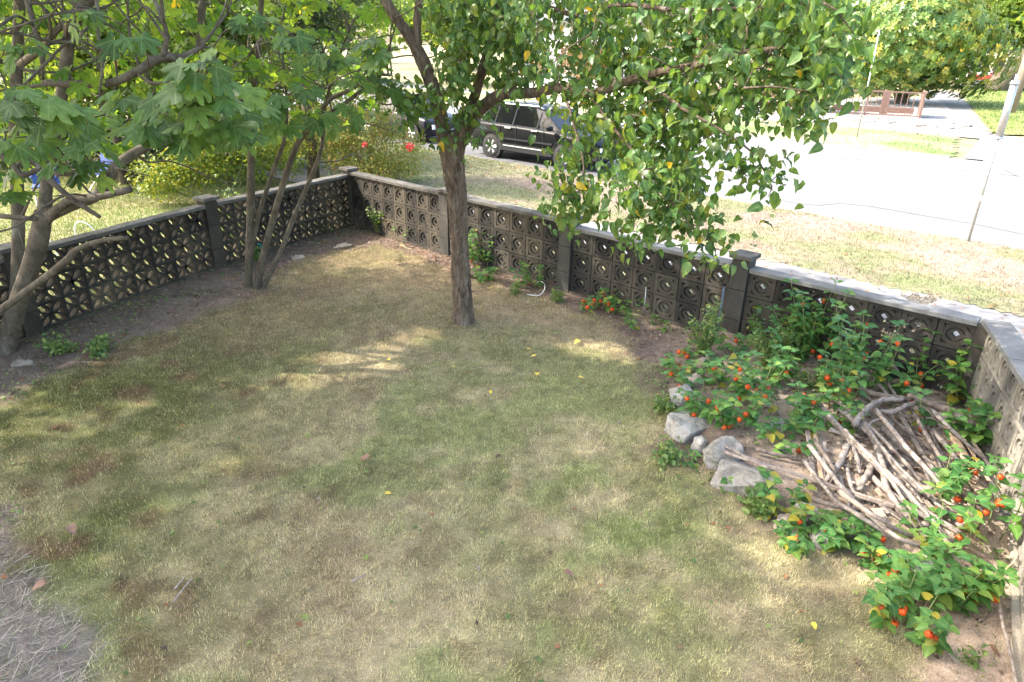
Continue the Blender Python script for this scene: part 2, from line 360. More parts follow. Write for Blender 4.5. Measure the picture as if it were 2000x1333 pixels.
# ================================================================== SETTING
def sheet(name, pts, z, m, th=0., kind='structure'):
    P = [(p[0], p[1], z) for p in pts]
    a = sum(P[i][0]*P[(i+1) % len(P)][1]-P[(i+1) % len(P)][0]*P[i][1] for i in range(len(P)))
    if a < 0: P = P[::-1]
    if th:
        b = MB(); b.prism(P, z-th, z); return b.build(name, m, kind=kind)
    return part(name, P, [list(range(len(P)))], m, kind=kind)
sheet('ground', [(-300, -60), (300, -60), (300, 420), (-300, 420)], -.03, M['ground'])
sheet('neighbour_lawn', [(-40, -8), (-6.5, 2), (-6.5, 6.4), (-3.4, 13.9), (-5.5, 19), (-18, 30), (-45, 40)], -.012, M['ground'])
P0, P1, P2, P3, P4 = [sn(s, 7.88) for s in (-11.45, -8.64, -5.99, -3.29, -.66)]
L1 = np.array([-4.86, 10.72, 0]); L2 = np.array([-6.05, 7.85, 0]); L3 = np.array([-7.15, 5.0, 0])
R1 = np.array([4.0, 4.25, 0]); R2 = np.array([2.42, 1.80, 0])
YARD = [L3[:2], L2[:2], L1[:2], P0[:2], P4[:2], R1[:2], R2[:2], (1.5, .3), (-7.5, .3)]
LAWN = [at(*p)[:2] for p in ((215, 1380), (140, 1290), (105, 1190), (70, 1090), (30, 1010), (-60, 980), (-140, 800), (20, 770), (130, 725), (260, 672), (400, 612), (460, 592), (520, 562), (570, 520), (650, 492), (740, 480), (830, 505), (880, 535), (960, 550), (1060, 580), (1160, 618), (1230, 660), (1265, 710), (1290, 790), (1330, 880), (1420, 975), (1530, 1040), (1620, 1100), (1715, 1170), (1765, 1260), (1790, 1400))]
C_dry = np.array([.47, .385, .225]); C_grn = np.array([.20, .25, .072]); C_moss = np.array([.095, .10, .022]); C_red = np.array([.15, .085, .045]); C_soil = np.array([.145, .105, .082]); C_pale = np.array([.37, .29, .22])
def lawncol(x, y):
    px = proj(np.stack([x, y, 0*x], 1))
    left = np.clip((-.6-x-.10*y)/2.2, 0, 1)                 # mossier towards the left bed
    f1 = fbm(x, y, 1.3, 5, 1); f2 = fbm(x, y, .55, 4, 2); f3 = fbm(x, y, 2.6, 4, 7)
    g = np.clip((f1-.47)*5+.22, 0, 1)*.66
    g = np.maximum(g, .9*np.exp(-(((x-1.0)/1.3)**2+((y-4.6)/2.0)**2))*np.clip((f3-.3)*3, 0, 1))
    g = np.maximum(g, .22*left)
    c = C_dry+(C_grn-C_dry)*g[:, None]
    mo = np.clip((f3*.5+f2*.5-.36)*4.5, 0, 1)*left*.75+.12*left
    c = c+(C_moss-c)*np.clip(mo, 0, 1)[:, None]
    rd = np.clip((fbm(x, y, 2.9, 4, 5)-.57)*7, 0, 1)*(.3+.5*left)
    c = c+(C_red-c)*np.clip(rd, 0, 1)[:, None]
    pale = np.clip((x-1.2)/2, 0, 1)*np.clip((f2-.35)*3, 0, 1)*.5
    c = c+(C_pale*1.05-c)*pale[:, None]
    top = np.clip((y-6.6)/2, 0, 1)*.62                         # browner turf under the trees
    c = c+(np.array([.27, .195, .125])-c)*top[:, None]
    return c*(.72+.62*fbm(x, y, 7., 4, 19)[:, None])*(.88+.25*fbm(x, y, 1.9, 3, 23)[:, None])
def lawnmask(P):
    ins = inpoly(P, LAWN); d = edgedist(P, LAWN)*np.where(ins, 1, -1)
    return np.clip((d+.14+.8*(fbm(P[:, 0], P[:, 1], 2.2, 4, 6)-.5))/.3, 0, 1)
def grid(name, x0, x1, y0, y1, st, zf, cf, keep, m, kind='structure'):
    xs = np.arange(x0, x1, st); ys = np.arange(y0, y1, st); X, Y = np.meshgrid(xs, ys); nx, ny = len(xs), len(ys)
    P = np.stack([X.ravel(), Y.ravel()], 1); i = np.arange(nx*ny).reshape(ny, nx)
    F = np.stack([i[:-1, :-1], i[:-1, 1:], i[1:, 1:], i[1:, :-1]], -1).reshape(-1, 4)
    k = keep(P[F].mean(1)); F = F[k]
    V = np.column_stack([P, zf(P[:, 0], P[:, 1])])
    used = np.unique(F); mp = np.zeros(len(V), int); mp[used] = np.arange(len(used))
    return part(name, V[used], mp[F], m, None, True, cf(P[used]), kind=kind)
def yardcol(P):
    x, y = P[:, 0], P[:, 1]; lm = lawnmask(P)[:, None]
    px = proj(np.column_stack([x, y, 0*x]))
    right = np.clip((x-1.6)/1.2, 0, 1)[:, None]; lb = (np.clip((4.6-y)/1.5, 0, 1)*np.clip((-1.8-x)/.6, 0, 1))[:, None]
    f = fbm(x, y, 2.4, 5, 9)[:, None]
    s = C_soil*(.6+.9*f)*(1-right)+(C_pale*1.0*(.65+.7*f))*right
    s = s+(np.array([.155, .132, .11])*(.6+.8*f)-s)*lb
    return s*(1-lm)+lawncol(x, y)*.62*lm
grid('yard_ground', -7.6, 5.2, .3, 14.2, .07, lambda x, y: gz(x, y)+.0, yardcol, lambda P: inpoly(P, YARD), M['soilg'])
# --- street
VERGE = [sn(-40, 11.5)[:2], sn(30, 11.5)[:2], sn(30, 15.65)[:2], sn(-40, 15.65)[:2]]
def vergecol(P):
    x, y = P[:, 0], P[:, 1]; s = x*.743-y*.669; n = x*.669+y*.743
    g = np.clip((fbm(x, y, .8, 5, 12)-.44)*5, 0, 1)
    g = np.maximum(g*.6, np.exp(-((n-12.2-.3*np.sin(s))/1.0)**2)*np.clip((fbm(x, y, 1.6, 4, 13)-.3)*3, 0, 1)*.75)
    g = np.maximum(g, np.clip((-11.5-s)/3, 0, 1)*.6)
    d = np.array([.30, .235, .185])*(.8+.4*fbm(x, y, 3., 3, 16)[:, None]); return d+(np.array([.13, .185, .055])-d)*g[:, None]
def vz(x, y): return .012+.03*fbm(x, y, .6, 3, 14)
grid('verge', -22, 24, -4, 34, .16, vz, vergecol, lambda P: inpoly(P, VERGE), M['verge'])
sheet('pavement', [sn(-40, 9.35), sn(30, 9.35), sn(30, 11.55), sn(-40, 11.55)], .02, M['concrete'])
sheet('wall_side_strip', [sn(-40, 7.6), sn(30, 7.6), sn(30, 9.4), sn(-40, 9.4)], -.006, M['ground'])
sheet('road', [sn(-120, 15.4), sn(60, 15.4), sn(60, 27.6), sn(-120, 27.6)], .004, M['asphalt'])
sheet('road_shade', [sn(-26, 15.5), sn(-11.2, 15.5), sn(-9.5, 16.5), sn(-13, 17.2), sn(-26, 17.0)], .008, M['asphalt2'])  # dark sheet paints the shade along the near road edge
def strip(name, pts, wd, z, m):
    V = []; P = [np.array(p[:2]) for p in pts]
    for i, p in enumerate(P):
        t = P[min(i+1, len(P)-1)]-P[max(i-1, 0)]; t = t/np.linalg.norm(t); nn = np.array([-t[1], t[0]])*wd*(.6+.8*random.random())
        V += [(*(p+nn), z), (*(p-nn), z)]
    return part(name, V, [(2*i, 2*i+1, 2*i+3, 2*i+2) for i in range(len(P)-1)], m, kind='structure')
for px in ([(1520, 392), (1560, 399), (1600, 402), (1640, 398), (1700, 404), (1790, 420), (1900, 438), (2050, 470)], [(1620, 308), (1680, 313), (1760, 321), (1860, 332), (1990, 345)], [(1370, 318), (1400, 330), (1420, 345), (1440, 352)], [(1960, 332), (1985, 345), (2030, 352)]):
    strip('tar_seam', [at(*q) for q in px], .035, .010, M['asphalt2'])
sheet('road_marking', [at(1838, 384), at(1856, 383), at(1884, 430), at(1850, 424)], .010, M['paint'])
kb = MB(); kb.box(sn(-62, 27.68, .0), (114, .16, .09), ANG); kb.box(sn(30, 27.68, -.02), (68, .16, .08), ANG); kb.build('far_kerb', M['concrete'], kind='structure')
FST = [sn(-60, 27.76)[:2], sn(-4.9, 27.76)[:2], sn(-6.1, 34.3)[:2], sn(-60, 34.3)[:2]]
def fcol(P):
    x, y = P[:, 0], P[:, 1]; g = np.clip((fbm(x, y, .5, 5, 15)-.40)*4, 0, 1); d = np.array([.27, .245, .15]); return d+(np.array([.13, .19, .06])-d)*g[:, None]
grid('far_verge', -30, 24, 20, 70, .3, lambda x, y: .012+.02*fbm(x, y, .6, 3, 14), fcol, lambda P: inpoly(P, FST), M['verge'])
sheet('far_pavement', [sn(-60, 34.35), sn(-5.3, 34.35), sn(-4.6, 27.8), sn(8, 27.8), sn(8, 36.4), sn(-5.6, 36.4), sn(-6, 37.2), sn(-60, 37.2)], .016, M['concrete'])
sheet('corner_path', [at(1938, 262), at(1873, 183), at(1850, 178), at(1812, 178), at(1882, 268)], .021, M['concrete'])
for k in range(7):
    a = at(1938-9*k-.8*k*k, 258-11*k); b = at(1880-7*k-.3*k*k, 262-11.5*k)
    strip('path_joint', [b, (a+b)/2, a], .02, .026, M['asphalt2'])
GR = [at(*p)[:2] for p in ((1940, 262), (1880, 186), (1880, 170), (2120, 190), (2150, 275))]
grid('corner_grass', 15, 75, 25, 110, .5, lambda x, y: .028+.02*fbm(x, y, .3, 3, 14), lambda P: np.array([.13, .19, .05])+fbm(P[:, 0], P[:, 1], .4, 4, 18)[:, None]*np.array([.16, .10, .05]), lambda P: inpoly(P, GR), M['verge'])
sheet('side_road', [at(1868, 168), at(2150, 188), at(2200, 150), at(1880, 140)], .055, M['asphalt'])
sheet('stone_bed', [sn(-19, 37.25), sn(-6.1, 37.25), at(1845, 205), at(1820, 190), sn(-19, 46)], .022, M['gravel'])

# ================================================================== BLOCK WALLS
BT = .105
def ringblock(w, h, t=BT):
    b = MB(); w -= .008; h -= .008; x, z = w/2, h/2; fw = .052
    def bar(x0, x1, z0, z1, y0, y1): b.box(((x0+x1)/2, (y0+y1)/2, (z0+z1)/2), (x1-x0, y1-y0, z1-z0))
    y0, y1 = -t/2, t/2
    bar(-x, -x+fw, -z, z, y0, y1); bar(x-fw, x, -z, z, y0, y1); bar(-x+fw, x-fw, -z, -z+fw*.8, y0, y1); bar(-x+fw, x-fw, z-fw*.8, z, y0, y1)
    n = 20; ro = min(x, z)-fw*.55; ri = ro-.040; sx = x/min(x, z)
    def ring(ro, ri, y0, y1, n, ph=0., ex=1.):
        V = []
        for k in range(n):
            a = 2*math.pi*k/n+ph; c, s = math.cos(a), math.sin(a)
            V += [(ro*c*ex, y0, ro*s), (ri*c*ex, y0, ri*s), (ro*c*ex, y1, ro*s), (ri*c*ex, y1, ri*s)]
        F = []
        for k in range(n):
            i, j = 4*k, 4*((k+1) % n)
            F += [(i, j, j+1, i+1), (i+2, i+3, j+3, j+2), (i, i+2, j+2, j), (i+1, j+1, j+3, i+3)]
        b.add(V, F)
    ring(ro, ri, y0+.006, y1-.006, n, 0, sx)
    ring(ri+.004, ri*.50, y0+.024, y1-.024, 4, 0, sx)               # the diamond with its open centre
    # recessed web between ring and diamond
    V = []; F = []; k = 0
    for q in range(4):
        if q % 2 == 0: continue
        aa = np.linspace(q*math.pi/2, (q+1)*math.pi/2, 6); pts = [(ri*math.cos(a)*sx*1.01, ri*math.sin(a)*1.01) for a in aa]
        for yy in (-.012, .012):
            V += [(p[0], yy, p[1]) for p in pts]
        F += [list(range(k, k+6)), list(range(k+6, k+12))[::-1]]; k += 12
    b.add(V, F)
    for sx_, sz_ in ((-1, -1), (1, 1)):                             # two closed corners, two open ones
        c = (sx_*(x-fw), sz_*(z-fw*.8)); e = .055
        tri = [(c[0], -.02, c[1]), (c[0]-sx_*e, -.02, c[1]), (c[0], -.02, c[1]-sz_*e)]
        b.add(tri+[(p[0], .02, p[2]) for p in tri], [(0, 1, 2), (3, 5, 4), (1, 4, 5, 2)])
    return b
def petalblock(w, h, t=BT):
    b = MB(); w -= .008; h -= .008; x, z = w/2, h/2; fw = .018; y0, y1 = -t/2, t/2
    for (a, c, d, e) in ((-x, -x+fw, -z, z), (x-fw, x, -z, z), (-x+fw, x-fw, -z, -z+fw), (-x+fw, x-fw, z-fw, z)):
        b.box(((a+c)/2, 0, (d+e)/2), (c-a, t, e-d))
    th = .016; n = 8
    for q, (cx, cz) in enumerate(((0, -z), (x, 0), (0, z), (-x, 0))):
        a0 = q*math.pi/2; V = []
        for k in range(n+1):
            a = a0+math.pi*k/n; c, s = math.cos(a), math.sin(a)
            c_, s_ = (c, s)
            for rr in (1+th/x, 1-th/x):
                px = max(-x+.004, min(x-.004, cx+c_*x*rr)); pz = max(-z+.004, min(z-.004, cz+s_*z*rr))
                V += [(px, y0+.006, pz), (px, y1-.006, pz)]
        F = []
        for k in range(n):
            i, j = 4*k, 4*k+4
            F += [(i, j, j+1, i+1), (i+2, i+3, j+3, j+2), (i, i+2, j+2, j), (i+1, j+1, j+3, i+3)]
        b.add(V, F)
    return b
BH = .352; BASE = .025; PT = 1.09
def wall(name, label, pts, counts, shape, bm, cm, pm, capw=.19, posts=None, bhs=None, cms=None):
    c = sum(pts)/len(pts); t = thing(name, label, 'wall', (c[0], c[1], 0)); off = np.array([c[0], c[1], 0])
    PT = 1.09
    for i in range(len(pts)-1):
        bh = bhs[i] if bhs else .32; top = BASE+3*bh; cmi = cms[i] if cms else cm
        a, b = pts[i], pts[i+1]; v = b-a; L = np.linalg.norm(v); u = v/L; ang = math.atan2(u[1], u[0]); e = .11
        n = counts[i]; bw = (L-2*e)/n; sh = mesh('block', *(lambda q: (q.V, q.F))(shape(bw, bh)), bm)
        f = MB(); f.box((a+b)/2-off+np.array([0, 0, BASE/2-.09]), (L-.2, .19, BASE+.18), ang); f.build('footing', bm, t)
        for r in range(3):
            for k in range(n):
                p = a+u*(e+bw*(k+.5))-off
                o = link('block', sh, t, (p[0]+random.uniform(-.003, .003), p[1]+random.uniform(-.003, .003), BASE+bh*(r+.5)))
                o.rotation_euler = (0, random.uniform(-.006, .006), ang+random.choice((0, math.pi))*0)
        m = max(2, int(L/.9)); 
        for k in range(m):                                          # coping stones, slightly uneven
            q0, q1 = .12+(L-.24)*k/m, .12+(L-.24)*(k+1)/m; ln = q1-q0-.006
            nn = 6; V = []; 
            for j in range(nn+1):
                xx = -ln/2+ln*j/nn; h = .05+random.uniform(-.004, .004); wd = capw/2+random.uniform(-.005, .005)
                V += [(xx, -wd, 0), (xx, -wd, h-.008), (xx, -wd+.012, h), (xx, wd-.012, h), (xx, wd, h-.008), (xx, wd, 0)]
            F = [(6*j+s, 6*j+6+s, 6*j+6+(s+1) % 6, 6*j+(s+1) % 6) for j in range(nn) for s in range(6)]+[list(range(6))[::-1], [6*nn+s for s in range(6)]]
            p = a+u*(q0+q1)/2-off; o = part('coping', V, F, cmi, t); o.location = (p[0], p[1], top+.002); o.rotation_euler = (random.uniform(-.008, .008), random.uniform(-.004, .004), ang)
    for i, p in enumerate(posts if posts is not None else pts):
        v = pts[min(i+1, len(pts)-1)]-pts[max(i-1, 0)]; ang = math.atan2(v[1], v[0]); q = p-off
        for k in range(3):
            b = MB(); b.box((q[0], q[1], -.08+(PT+.08)*(k+.5)/3), (.215, .205, (PT+.08)/3-.008), ang); b.build('post_block', pm, t)
        b = MB(); b.box((q[0], q[1], PT+.028), (.29, .28, .055), ang); o = b.build('post_cap', cm, t)
        md = o.modifiers.new('bevel', 'BEVEL'); md.width = .012; md.segments = 2
    return t
wall('block_wall', 'dark pierced block wall with ring pattern between the lawn and the street pavement', [P0, P1, P2, P3, P4], [8, 7, 7, 7], ringblock, M['block'], M['coping'], M['post'], posts=[P0, P1, P2, P3], bhs=[.335, .335, .31, .305], cms=[M['coping'], M['coping'], M['copingr'], M['copingr']])
fw = bpy.data.objects['block_wall']; b = MB(); q = P4-np.array(fw.location); b.box((q[0], q[1], .42), (.225, .215, 1.08), ANG); b.build('corner_post', M['block'], fw)
wall('block_wall', 'mossy petal patterned block wall on the left beside the neighbour lawn', [P0-(L1-P0)*.002, L1, L2, L3], [9, 8, 8], petalblock, M['blockl'], M['coping'], M['blockl'], posts=[L1, L2, L3])
wall('block_wall', 'pale pierced block wall at the right edge behind the stick pile', [P4-(R1-P4)*.03, R1, R2], [7, 5], ringblock, M['blockr'], M['copingr'], M['blockr'], capw=.24, posts=[R1, R2])

# ================================================================== STREET THINGS
def pole(name, label, base, h, sleeve, lean=(0, 0)):
    t = thing(name, label, 'pole', base)
    MB().tube([(0, 0, -.1), (lean[0]*h, lean[1]*h, h)], [.026, .026], 10).build('post', M['galv'], t, True)
    if sleeve:
        z0, z1 = sleeve; MB().tube([(lean[0]*z0, lean[1]*z0, z0), (lean[0]*z1, lean[1]*z1, z1)], [.062, .062], 12).build('sleeve', M['galv'], t, True)
        for z in (z0+.02, z1-.05):
            MB().tube([(lean[0]*z, lean[1]*z, z-.02), (lean[0]*z, lean[1]*z, z+.02)], [.075, .075], 12).build('clamp', M['galv'], t, True)
    return t
pp = at(1890, 475)
t = pole('sign_post', 'galvanised sign post with a wide sleeve on the near verge', pp, 3.05, (1.95, 2.95))
MB().tube([(0, 0, .83), (0, 0, .90)], [.034, .034], 10).build('reflector_band', M['white'], t)
pole('sign_post', 'thin leaning metal post on the grass strip across the road', at(1673, 270), 4.0, None)
up = at(1972, 222); t = thing('utility_pole', 'weathered wooden utility pole standing on the corner grass', 'utility pole', up)
MB().tube([(0, 0, -.1), (.1, 0, 3), (.25, 0, 9)], [.26, .24, .2], 12, .05).build('pole', M['wood'], t, True)

# brown railing across the road
a, b = at(1400, 211), at(1795, 233); t = thing('metal_railing', 'brown metal railing round the stone bed across the road', 'railing', a)
v = b-a; L = np.linalg.norm(v[:2]); ang = math.atan2(v[1], v[0]); t.rotation_euler = (0, 0, ang); hr = 1.25
for z in (.12, hr): bb = MB(); bb.box((L/2, 0, z), (L, .07, .07)); bb.build('rail', M['rustb'], t)
nb = int(L/.28)
bar = mesh('baluster', MB().box((0, 0, (hr+.12)/2), (.04, .04, hr-.19)).V, MB().box((0, 0, 0), (1, 1, 1)).F, M['rustb'])
for k in range(nb): link('baluster', bar, t, ((k+.5)*L/nb, 0, 0))
ps = mesh('railing_post', MB().box((0, 0, .62), (.10, .10, 1.3)).V, MB().box((0, 0, 0), (1, 1, 1)).F, M['rustb'])
for k in range(5): link('railing_post', ps, t, (k*L/4, .002, 0))
a2 = at(1795, 233, .1); bb = MB(); bb.box((L+.02, 1.1, .7), (.08, 2.2, 1.2)); bb.build('side_panel', M['rustb'], t)
for k in (0.62,): bb = MB(); bb.box((L*k+2.2, 1.3, .62), (.4, .3, 1.2)); bb.build('pier', M['rustb'], t)
bb = MB(); bb.box((L*.5, 2.6, .16), (L*.96, .15, .32)); bb.build('low_wall', M['rustb'], t)
# river stones in front of the railing
rs = []
for k in range(6):
    b = MB(); V = rdir(26); V = V*(.9+.25*rng.random((26, 1)))*np.array([.2, .15, .09]); rs.append(V)
import bmesh
def hull(V, m, name='stone'):
    bm = bmesh.new(); [bm.verts.new(p) for p in V]; r = bmesh.ops.convex_hull(bm, input=bm.verts)
    bmesh.ops.delete(bm, geom=[g for g in r['geom_interior'] if isinstance(g, bmesh.types.BMVert)], context='VERTS')
    me = bpy.data.meshes.new(name); bm.to_mesh(me); bm.free(); me.materials.append(m); return me
rsm = [hull(V, M['rockp' if k % 3 == 0 else 'rock']) for k, V in enumerate(rs)]
sb = thing('stone_border', 'band of pale river stones between the railing and the far pavement', 'stones', sn(-11, 38.3, .02))
for k in range(280):
    p = sn(random.uniform(-17.5, -6.6), 37.45+abs(random.gauss(0, 1.1)), .02)-sn(-11, 38.3, .02)
    o = link('stone', random.choice(rsm), sb, (p[0], p[1], .02)); o.rotation_euler = (random.uniform(-.2, .2), 0, random.uniform(0, 6)); s = random.uniform(.6, 1.3); o.scale = (s, s, s)

# ------------------------------------------------------------------ vehicles (x forward, z up)
def wheel(parent, x, y, r, wd=.22, spokes=6, rim='chrome'):
    prof = [(r*.66, -wd/2), (r*.9, -wd/2), (r, -wd/2+.03), (r, wd/2-.03), (r*.9, wd/2), (r*.66, wd/2)]
    def lathe(prof, n=28, close=False):
        V = [(q*math.cos(2*math.pi*k/n), p, q*math.sin(2*math.pi*k/n)) for k in range(n) for q, p in prof]; m = len(prof)
        F = [(k*m+i, k*m+i+1, ((k+1) % n)*m+i+1, ((k+1) % n)*m+i) for k in range(n) for i in range(m-1)]; return V, F
    b = MB(); b.add(*lathe(prof)); t = b.build('wheel', M['tyre'], parent, True); t.location = (x, y, r)
    sgn = 1 if y > 0 else -1; g = MB(); yo = sgn*(wd/2-.012)
    g.add(*lathe([(r*.68, yo+sgn*.004), (r*.60, yo+sgn*.008), (r*.57, yo-sgn*.05)]))
    for k in range(spokes):
        a = 2*math.pi*k/spokes
        for da in (-.09, .09):
            c, s = math.cos(a+da), math.sin(a+da); p0 = (r*.1*c, yo-sgn*.006, r*.1*s); p1 = (r*.6*c, yo, r*.6*s)
            g.tube([p0, p1], [r*.055, r*.075], 5)
    g.tube([(0, yo-sgn*.03, 0), (0, yo+sgn*.008, 0)], [r*.15, r*.13], 10)
    g.build('rim', M[rim], t, False)
    d = MB(); d.tube([(0, yo-sgn*.10, 0), (0, yo-sgn*.06, 0)], [r*.62, r*.62], 20); d.build('brake_shadow', M['tyre'], t)
def car(name, label, loc, rz, paint, body, cabin, wheels, r, W, clad=False, sc_=1., cat='car', rails=False, far=False, glassm='glass'):
    """body: (x, zlow, zshoulder, ztop, halfwidth); cabin: (x, zbelt, zroof, wbelt, wroof)"""
    t = thing(name, label, cat, loc, rz); t.scale = (sc_,)*3
    V = []; F = []; m = 10
    for (x, zl, zs, zt, hw) in body:
        V += [(x, -hw*.86, zl), (x, -hw*.98, zl+.10), (x, -hw, (zl+zs)/2+.02), (x, -hw*.985, zs), (x, -hw*.90, zt), (x, hw*.90, zt), (x, hw*.985, zs), (x, hw, (zl+zs)/2+.02), (x, hw*.98, zl+.10), (x, hw*.86, zl)]
    n = len(body)
    for i in range(n-1):
        for k in range(m): F.append((i*m+k, (i+1)*m+k, (i+1)*m+(k+1) % m, i*m+(k+1) % m))
    F += [list(range(m)), [(n-1)*m+k for k in range(m)][::-1]]
    o = part('body', V, F, M[paint], t, True)
    md = o.modifiers.new('b', 'BEVEL'); md.width = .03; md.segments = 2; md.limit_method = 'ANGLE'; md.angle_limit = R(25)
    V = []; F = []; n = len(cabin)
    for (x, zb, zr, wb, wr) in cabin: V += [(x, -wb, zb), (x, -wr, zr), (x, wr, zr), (x, wb, zb)]
    for i in range(n-1):
        for k in range(3): F.append((i*4+k, (i+1)*4+k, (i+1)*4+k+1, i*4+k+1))
    part('side_glass', V, F, M[glassm], t)
    # roof skin, pillars
    inn = [c for c in cabin if c[2]-c[1] > .28]; b = MB()
    V = []; 
    for (x, zb, zr, wb, wr) in inn: V += [(x, -wr-.012, zr-.045), (x, -wr+.03, zr+.012), (x, 0, zr+.035), (x, wr-.03, zr+.012), (x, wr+.012, zr-.045)]
    F = [(i*5+k, i*5+5+k, i*5+6+k, i*5+1+k) for i in range(len(inn)-1) for k in range(4)]
    part('roof', V, F, M[paint], t, True)
    pl = MB()
    def pil(c0, c1, rr=.03):
        for s in (-1, 1): pl.tube([(c0[0], s*(c0[3]+.006), c0[1]), (c1[0], s*(c1[4]+.006), c1[2]-.01)], [rr, rr*.85], 6)
    pil(cabin[0], inn[0]); pil(cabin[-1], inn[-1])
    pl.build('pillar', M[paint], t)
    for x in (wheels[2] if len(wheels) > 2 else ()):
        import bisect
        q = min(cabin, key=lambda c: abs(c[0]-x)); p2 = MB()
        zb = np.interp(x, [c[0] for c in cabin][::-1] if cabin[0][0] > cabin[-1][0] else [c[0] for c in cabin], [c[1] for c in cabin][::-1] if cabin[0][0] > cabin[-1][0] else [c[1] for c in cabin])
        for s in (-1, 1): p2.tube([(x, s*(q[3]+.006), zb), (x+.03, s*(q[4]+.006), q[2]-.03)], [.035, .028], 6)
        p2.build('door_pillar', M[paint if not clad else 'clad'], t)
    for x in wheels[:2]:
        for s in (-1, 1):
            wheel(t, x, s*(W-.10), r)
            a = MB(); n = 16; V = []
            for k in range(n+1):
                an = math.pi*k/n*1.06-.1; c, q = math.cos(an), math.sin(an); ro, ri = r*1.30, r*1.10
                y0, y1 = s*(W-.15), s*(W+.014)
                V += [(x+ro*c, y1, r+ro*q), (x+ri*c, y1, r+ri*q), (x+ri*c, y0, r+ri*q)]
            a.add(V, [(3*k, 3*k+3, 3*k+4, 3*k+1) for k in range(n)]+[(3*k+1, 3*k+4, 3*k+5, 3*k+2) for k in range(n)])
            a.build('wheel_arch', M['clad' if clad else paint], t, True)
            d = MB(); d.tube([(x, s*(W-.16), r), (x, s*(W+.006), r)], [r*1.13, r*1.13], 20); d.build('wheel_well', M['tyre'], t)
    if clad:
        for s in (-1, 1):
            b = MB(); x0, x1 = wheels[1]+r*1.2, wheels[0]-r*1.2; b.box(((x0+x1)/2, s*(W+.005), .38), (x1-x0, .05, .2)); b.build('sill', M['clad'], t)
            b = MB(); b.box(((x0+x1)/2, s*(W+.034), .43), (x1-x0-.2, .012, .03)); b.build('sill_trim', M['chrome'], t)
            b = MB(); b.box(((x0+x1)/2, s*(W+.012), .62), (x1-x0, .02, .05)); b.build('door_moulding', M['clad'], t)
            for x in (.30, -.72):
                b = MB(); b.box((x, s*(W+.018), .93), (.22, .03, .035)); b.build('door_handle', M['chrome'], t)
            for x in (.62, -.42, -1.05):
                b = MB(); b.box((x, s*(W-.001), .66), (.012, .016, .62)); b.build('door_gap', M['tyre'], t)
            b = MB(); b.box((.95, s*(W+.12), 1.06), (.13, .2, .13)); o = b.build('mirror', M[paint], t); md = o.modifiers.new('b', 'BEVEL'); md.width = .04; md.segments = 3
        for x, nm in ((body[0][0], 'front_bumper'), (body[-1][0], 'rear_bumper')):
            b = MB(); b.box((x*.985, 0, .42), (.22, 1.72, .26)); o = b.build(nm, M['clad'], t); md = o.modifiers.new('b', 'BEVEL'); md.width = .06; md.segments = 3
    if rails:
        for s in (-1, 1):
            b = MB(); b.tube([(.35, s*.60, 1.50), (.15, s*.60, 1.56), (-1.7, s*.585, 1.55), (-1.9, s*.58, 1.49)], [.02]*4, 6); b.build('roof_rail', M['chrome'], t, True)
    for s in (-1, 1):
        fx = body[0][0]; zt = body[0][2]
        b = MB(); b.box((fx-.02 if fx > 0 else fx+.02, s*(body[0][4]*.72), zt-.05), (.14, .34, .15)); b.build('headlight', M['lampw'], t)
        fx = body[-1][0]
        b = MB(); b.box((fx+.03, s*(body[-1][4]*.86), body[-1][2]-.02), (.1, .18, .34 if clad else .12)); b.build('tail_lamp', M['lampr'], t)
    b = MB(); b.box((body[-1][0]-.012, 0, .72), (.02, .42, .13)); b.build('number_plate', M['white'], t)
    return t
wagon_b = [(2.42, .30, .62, .70, .74), (2.30, .24, .70, .78, .86), (1.9, .22, .80, .88, .915), (1.0, .22, .90, .985, .93), (0, .22, .94, 1.0, .93), (-1.2, .22, .96, 1.02, .93), (-2.1, .24, .97, 1.03, .90), (-2.38, .30, .95, 1.02, .82)]
wagon_c = [(1.12, .96, .985, .78, .74), (.42, .985, 1.44, .80, .62), (.1, .99, 1.50, .81, .63), (-.8, 1.0, 1.53, .81, .62), (-1.8, 1.01, 1.50, .80, .60), (-2.30, 1.02, 1.06, .77, .74)]
rzc = ANG
vol = car('parked_car', 'black estate car with grey cladding parked at the near road edge', sn(-14.0, 17.02, .006), rzc, 'carblack', wagon_b, wagon_c, (1.38, -1.40, (.30, -.62, -1.35)), .345, .93, True, 1.05, rails=True)
hat_b = [(2.1, .28, .6, .68, .70), (1.9, .22, .72, .80, .84), (.9, .2, .88, .95, .88), (-1.2, .2, .93, .98, .88), (-1.95, .24, .93, .99, .82)]
hat_c = [(1.0, .93, .96, .74, .70), (.3, .95, 1.40, .76, .58), (-.9, .97, 1.45, .76, .57), (-1.5, .98, 1.38, .74, .55), (-1.9, .99, 1.02, .72, .68)]
car('parked_car', 'dark blue hatchback parked behind the barberry shrub', sn(-21.1, 17.3, .006), rzc, 'carblue', hat_b, hat_c, (1.25, -1.25, (.2, -.7)), .32, .88, False, 1.05)
van_b = [(1.95, .3, .75, .85, .76), (1.8, .24, .85, .95, .84), (1.1, .22, 1.0, 1.08, .88), (-1.6, .22, 1.05, 1.1, .88), (-1.95, .26, 1.05, 1.1, .84)]
van_c = [(1.3, 1.05, 1.08, .76, .72), (.7, 1.06, 1.62, .78, .64), (-1.2, 1.08, 1.70, .78, .64), (-1.85, 1.1, 1.55, .76, .66), (-1.92, 1.1, 1.14, .75, .70)]
vdir = math.atan2(*(at(1830, 183)-at(1880, 265))[[1, 0]])
car('parked_car', 'small silver van parked on the side road behind the utility pole', at(1990, 175, .02), vdir+math.pi-.25, 'carsilver', van_b, van_c, (1.25, -1.25, (.3, -.5)), .34, .88, False, 1.3)
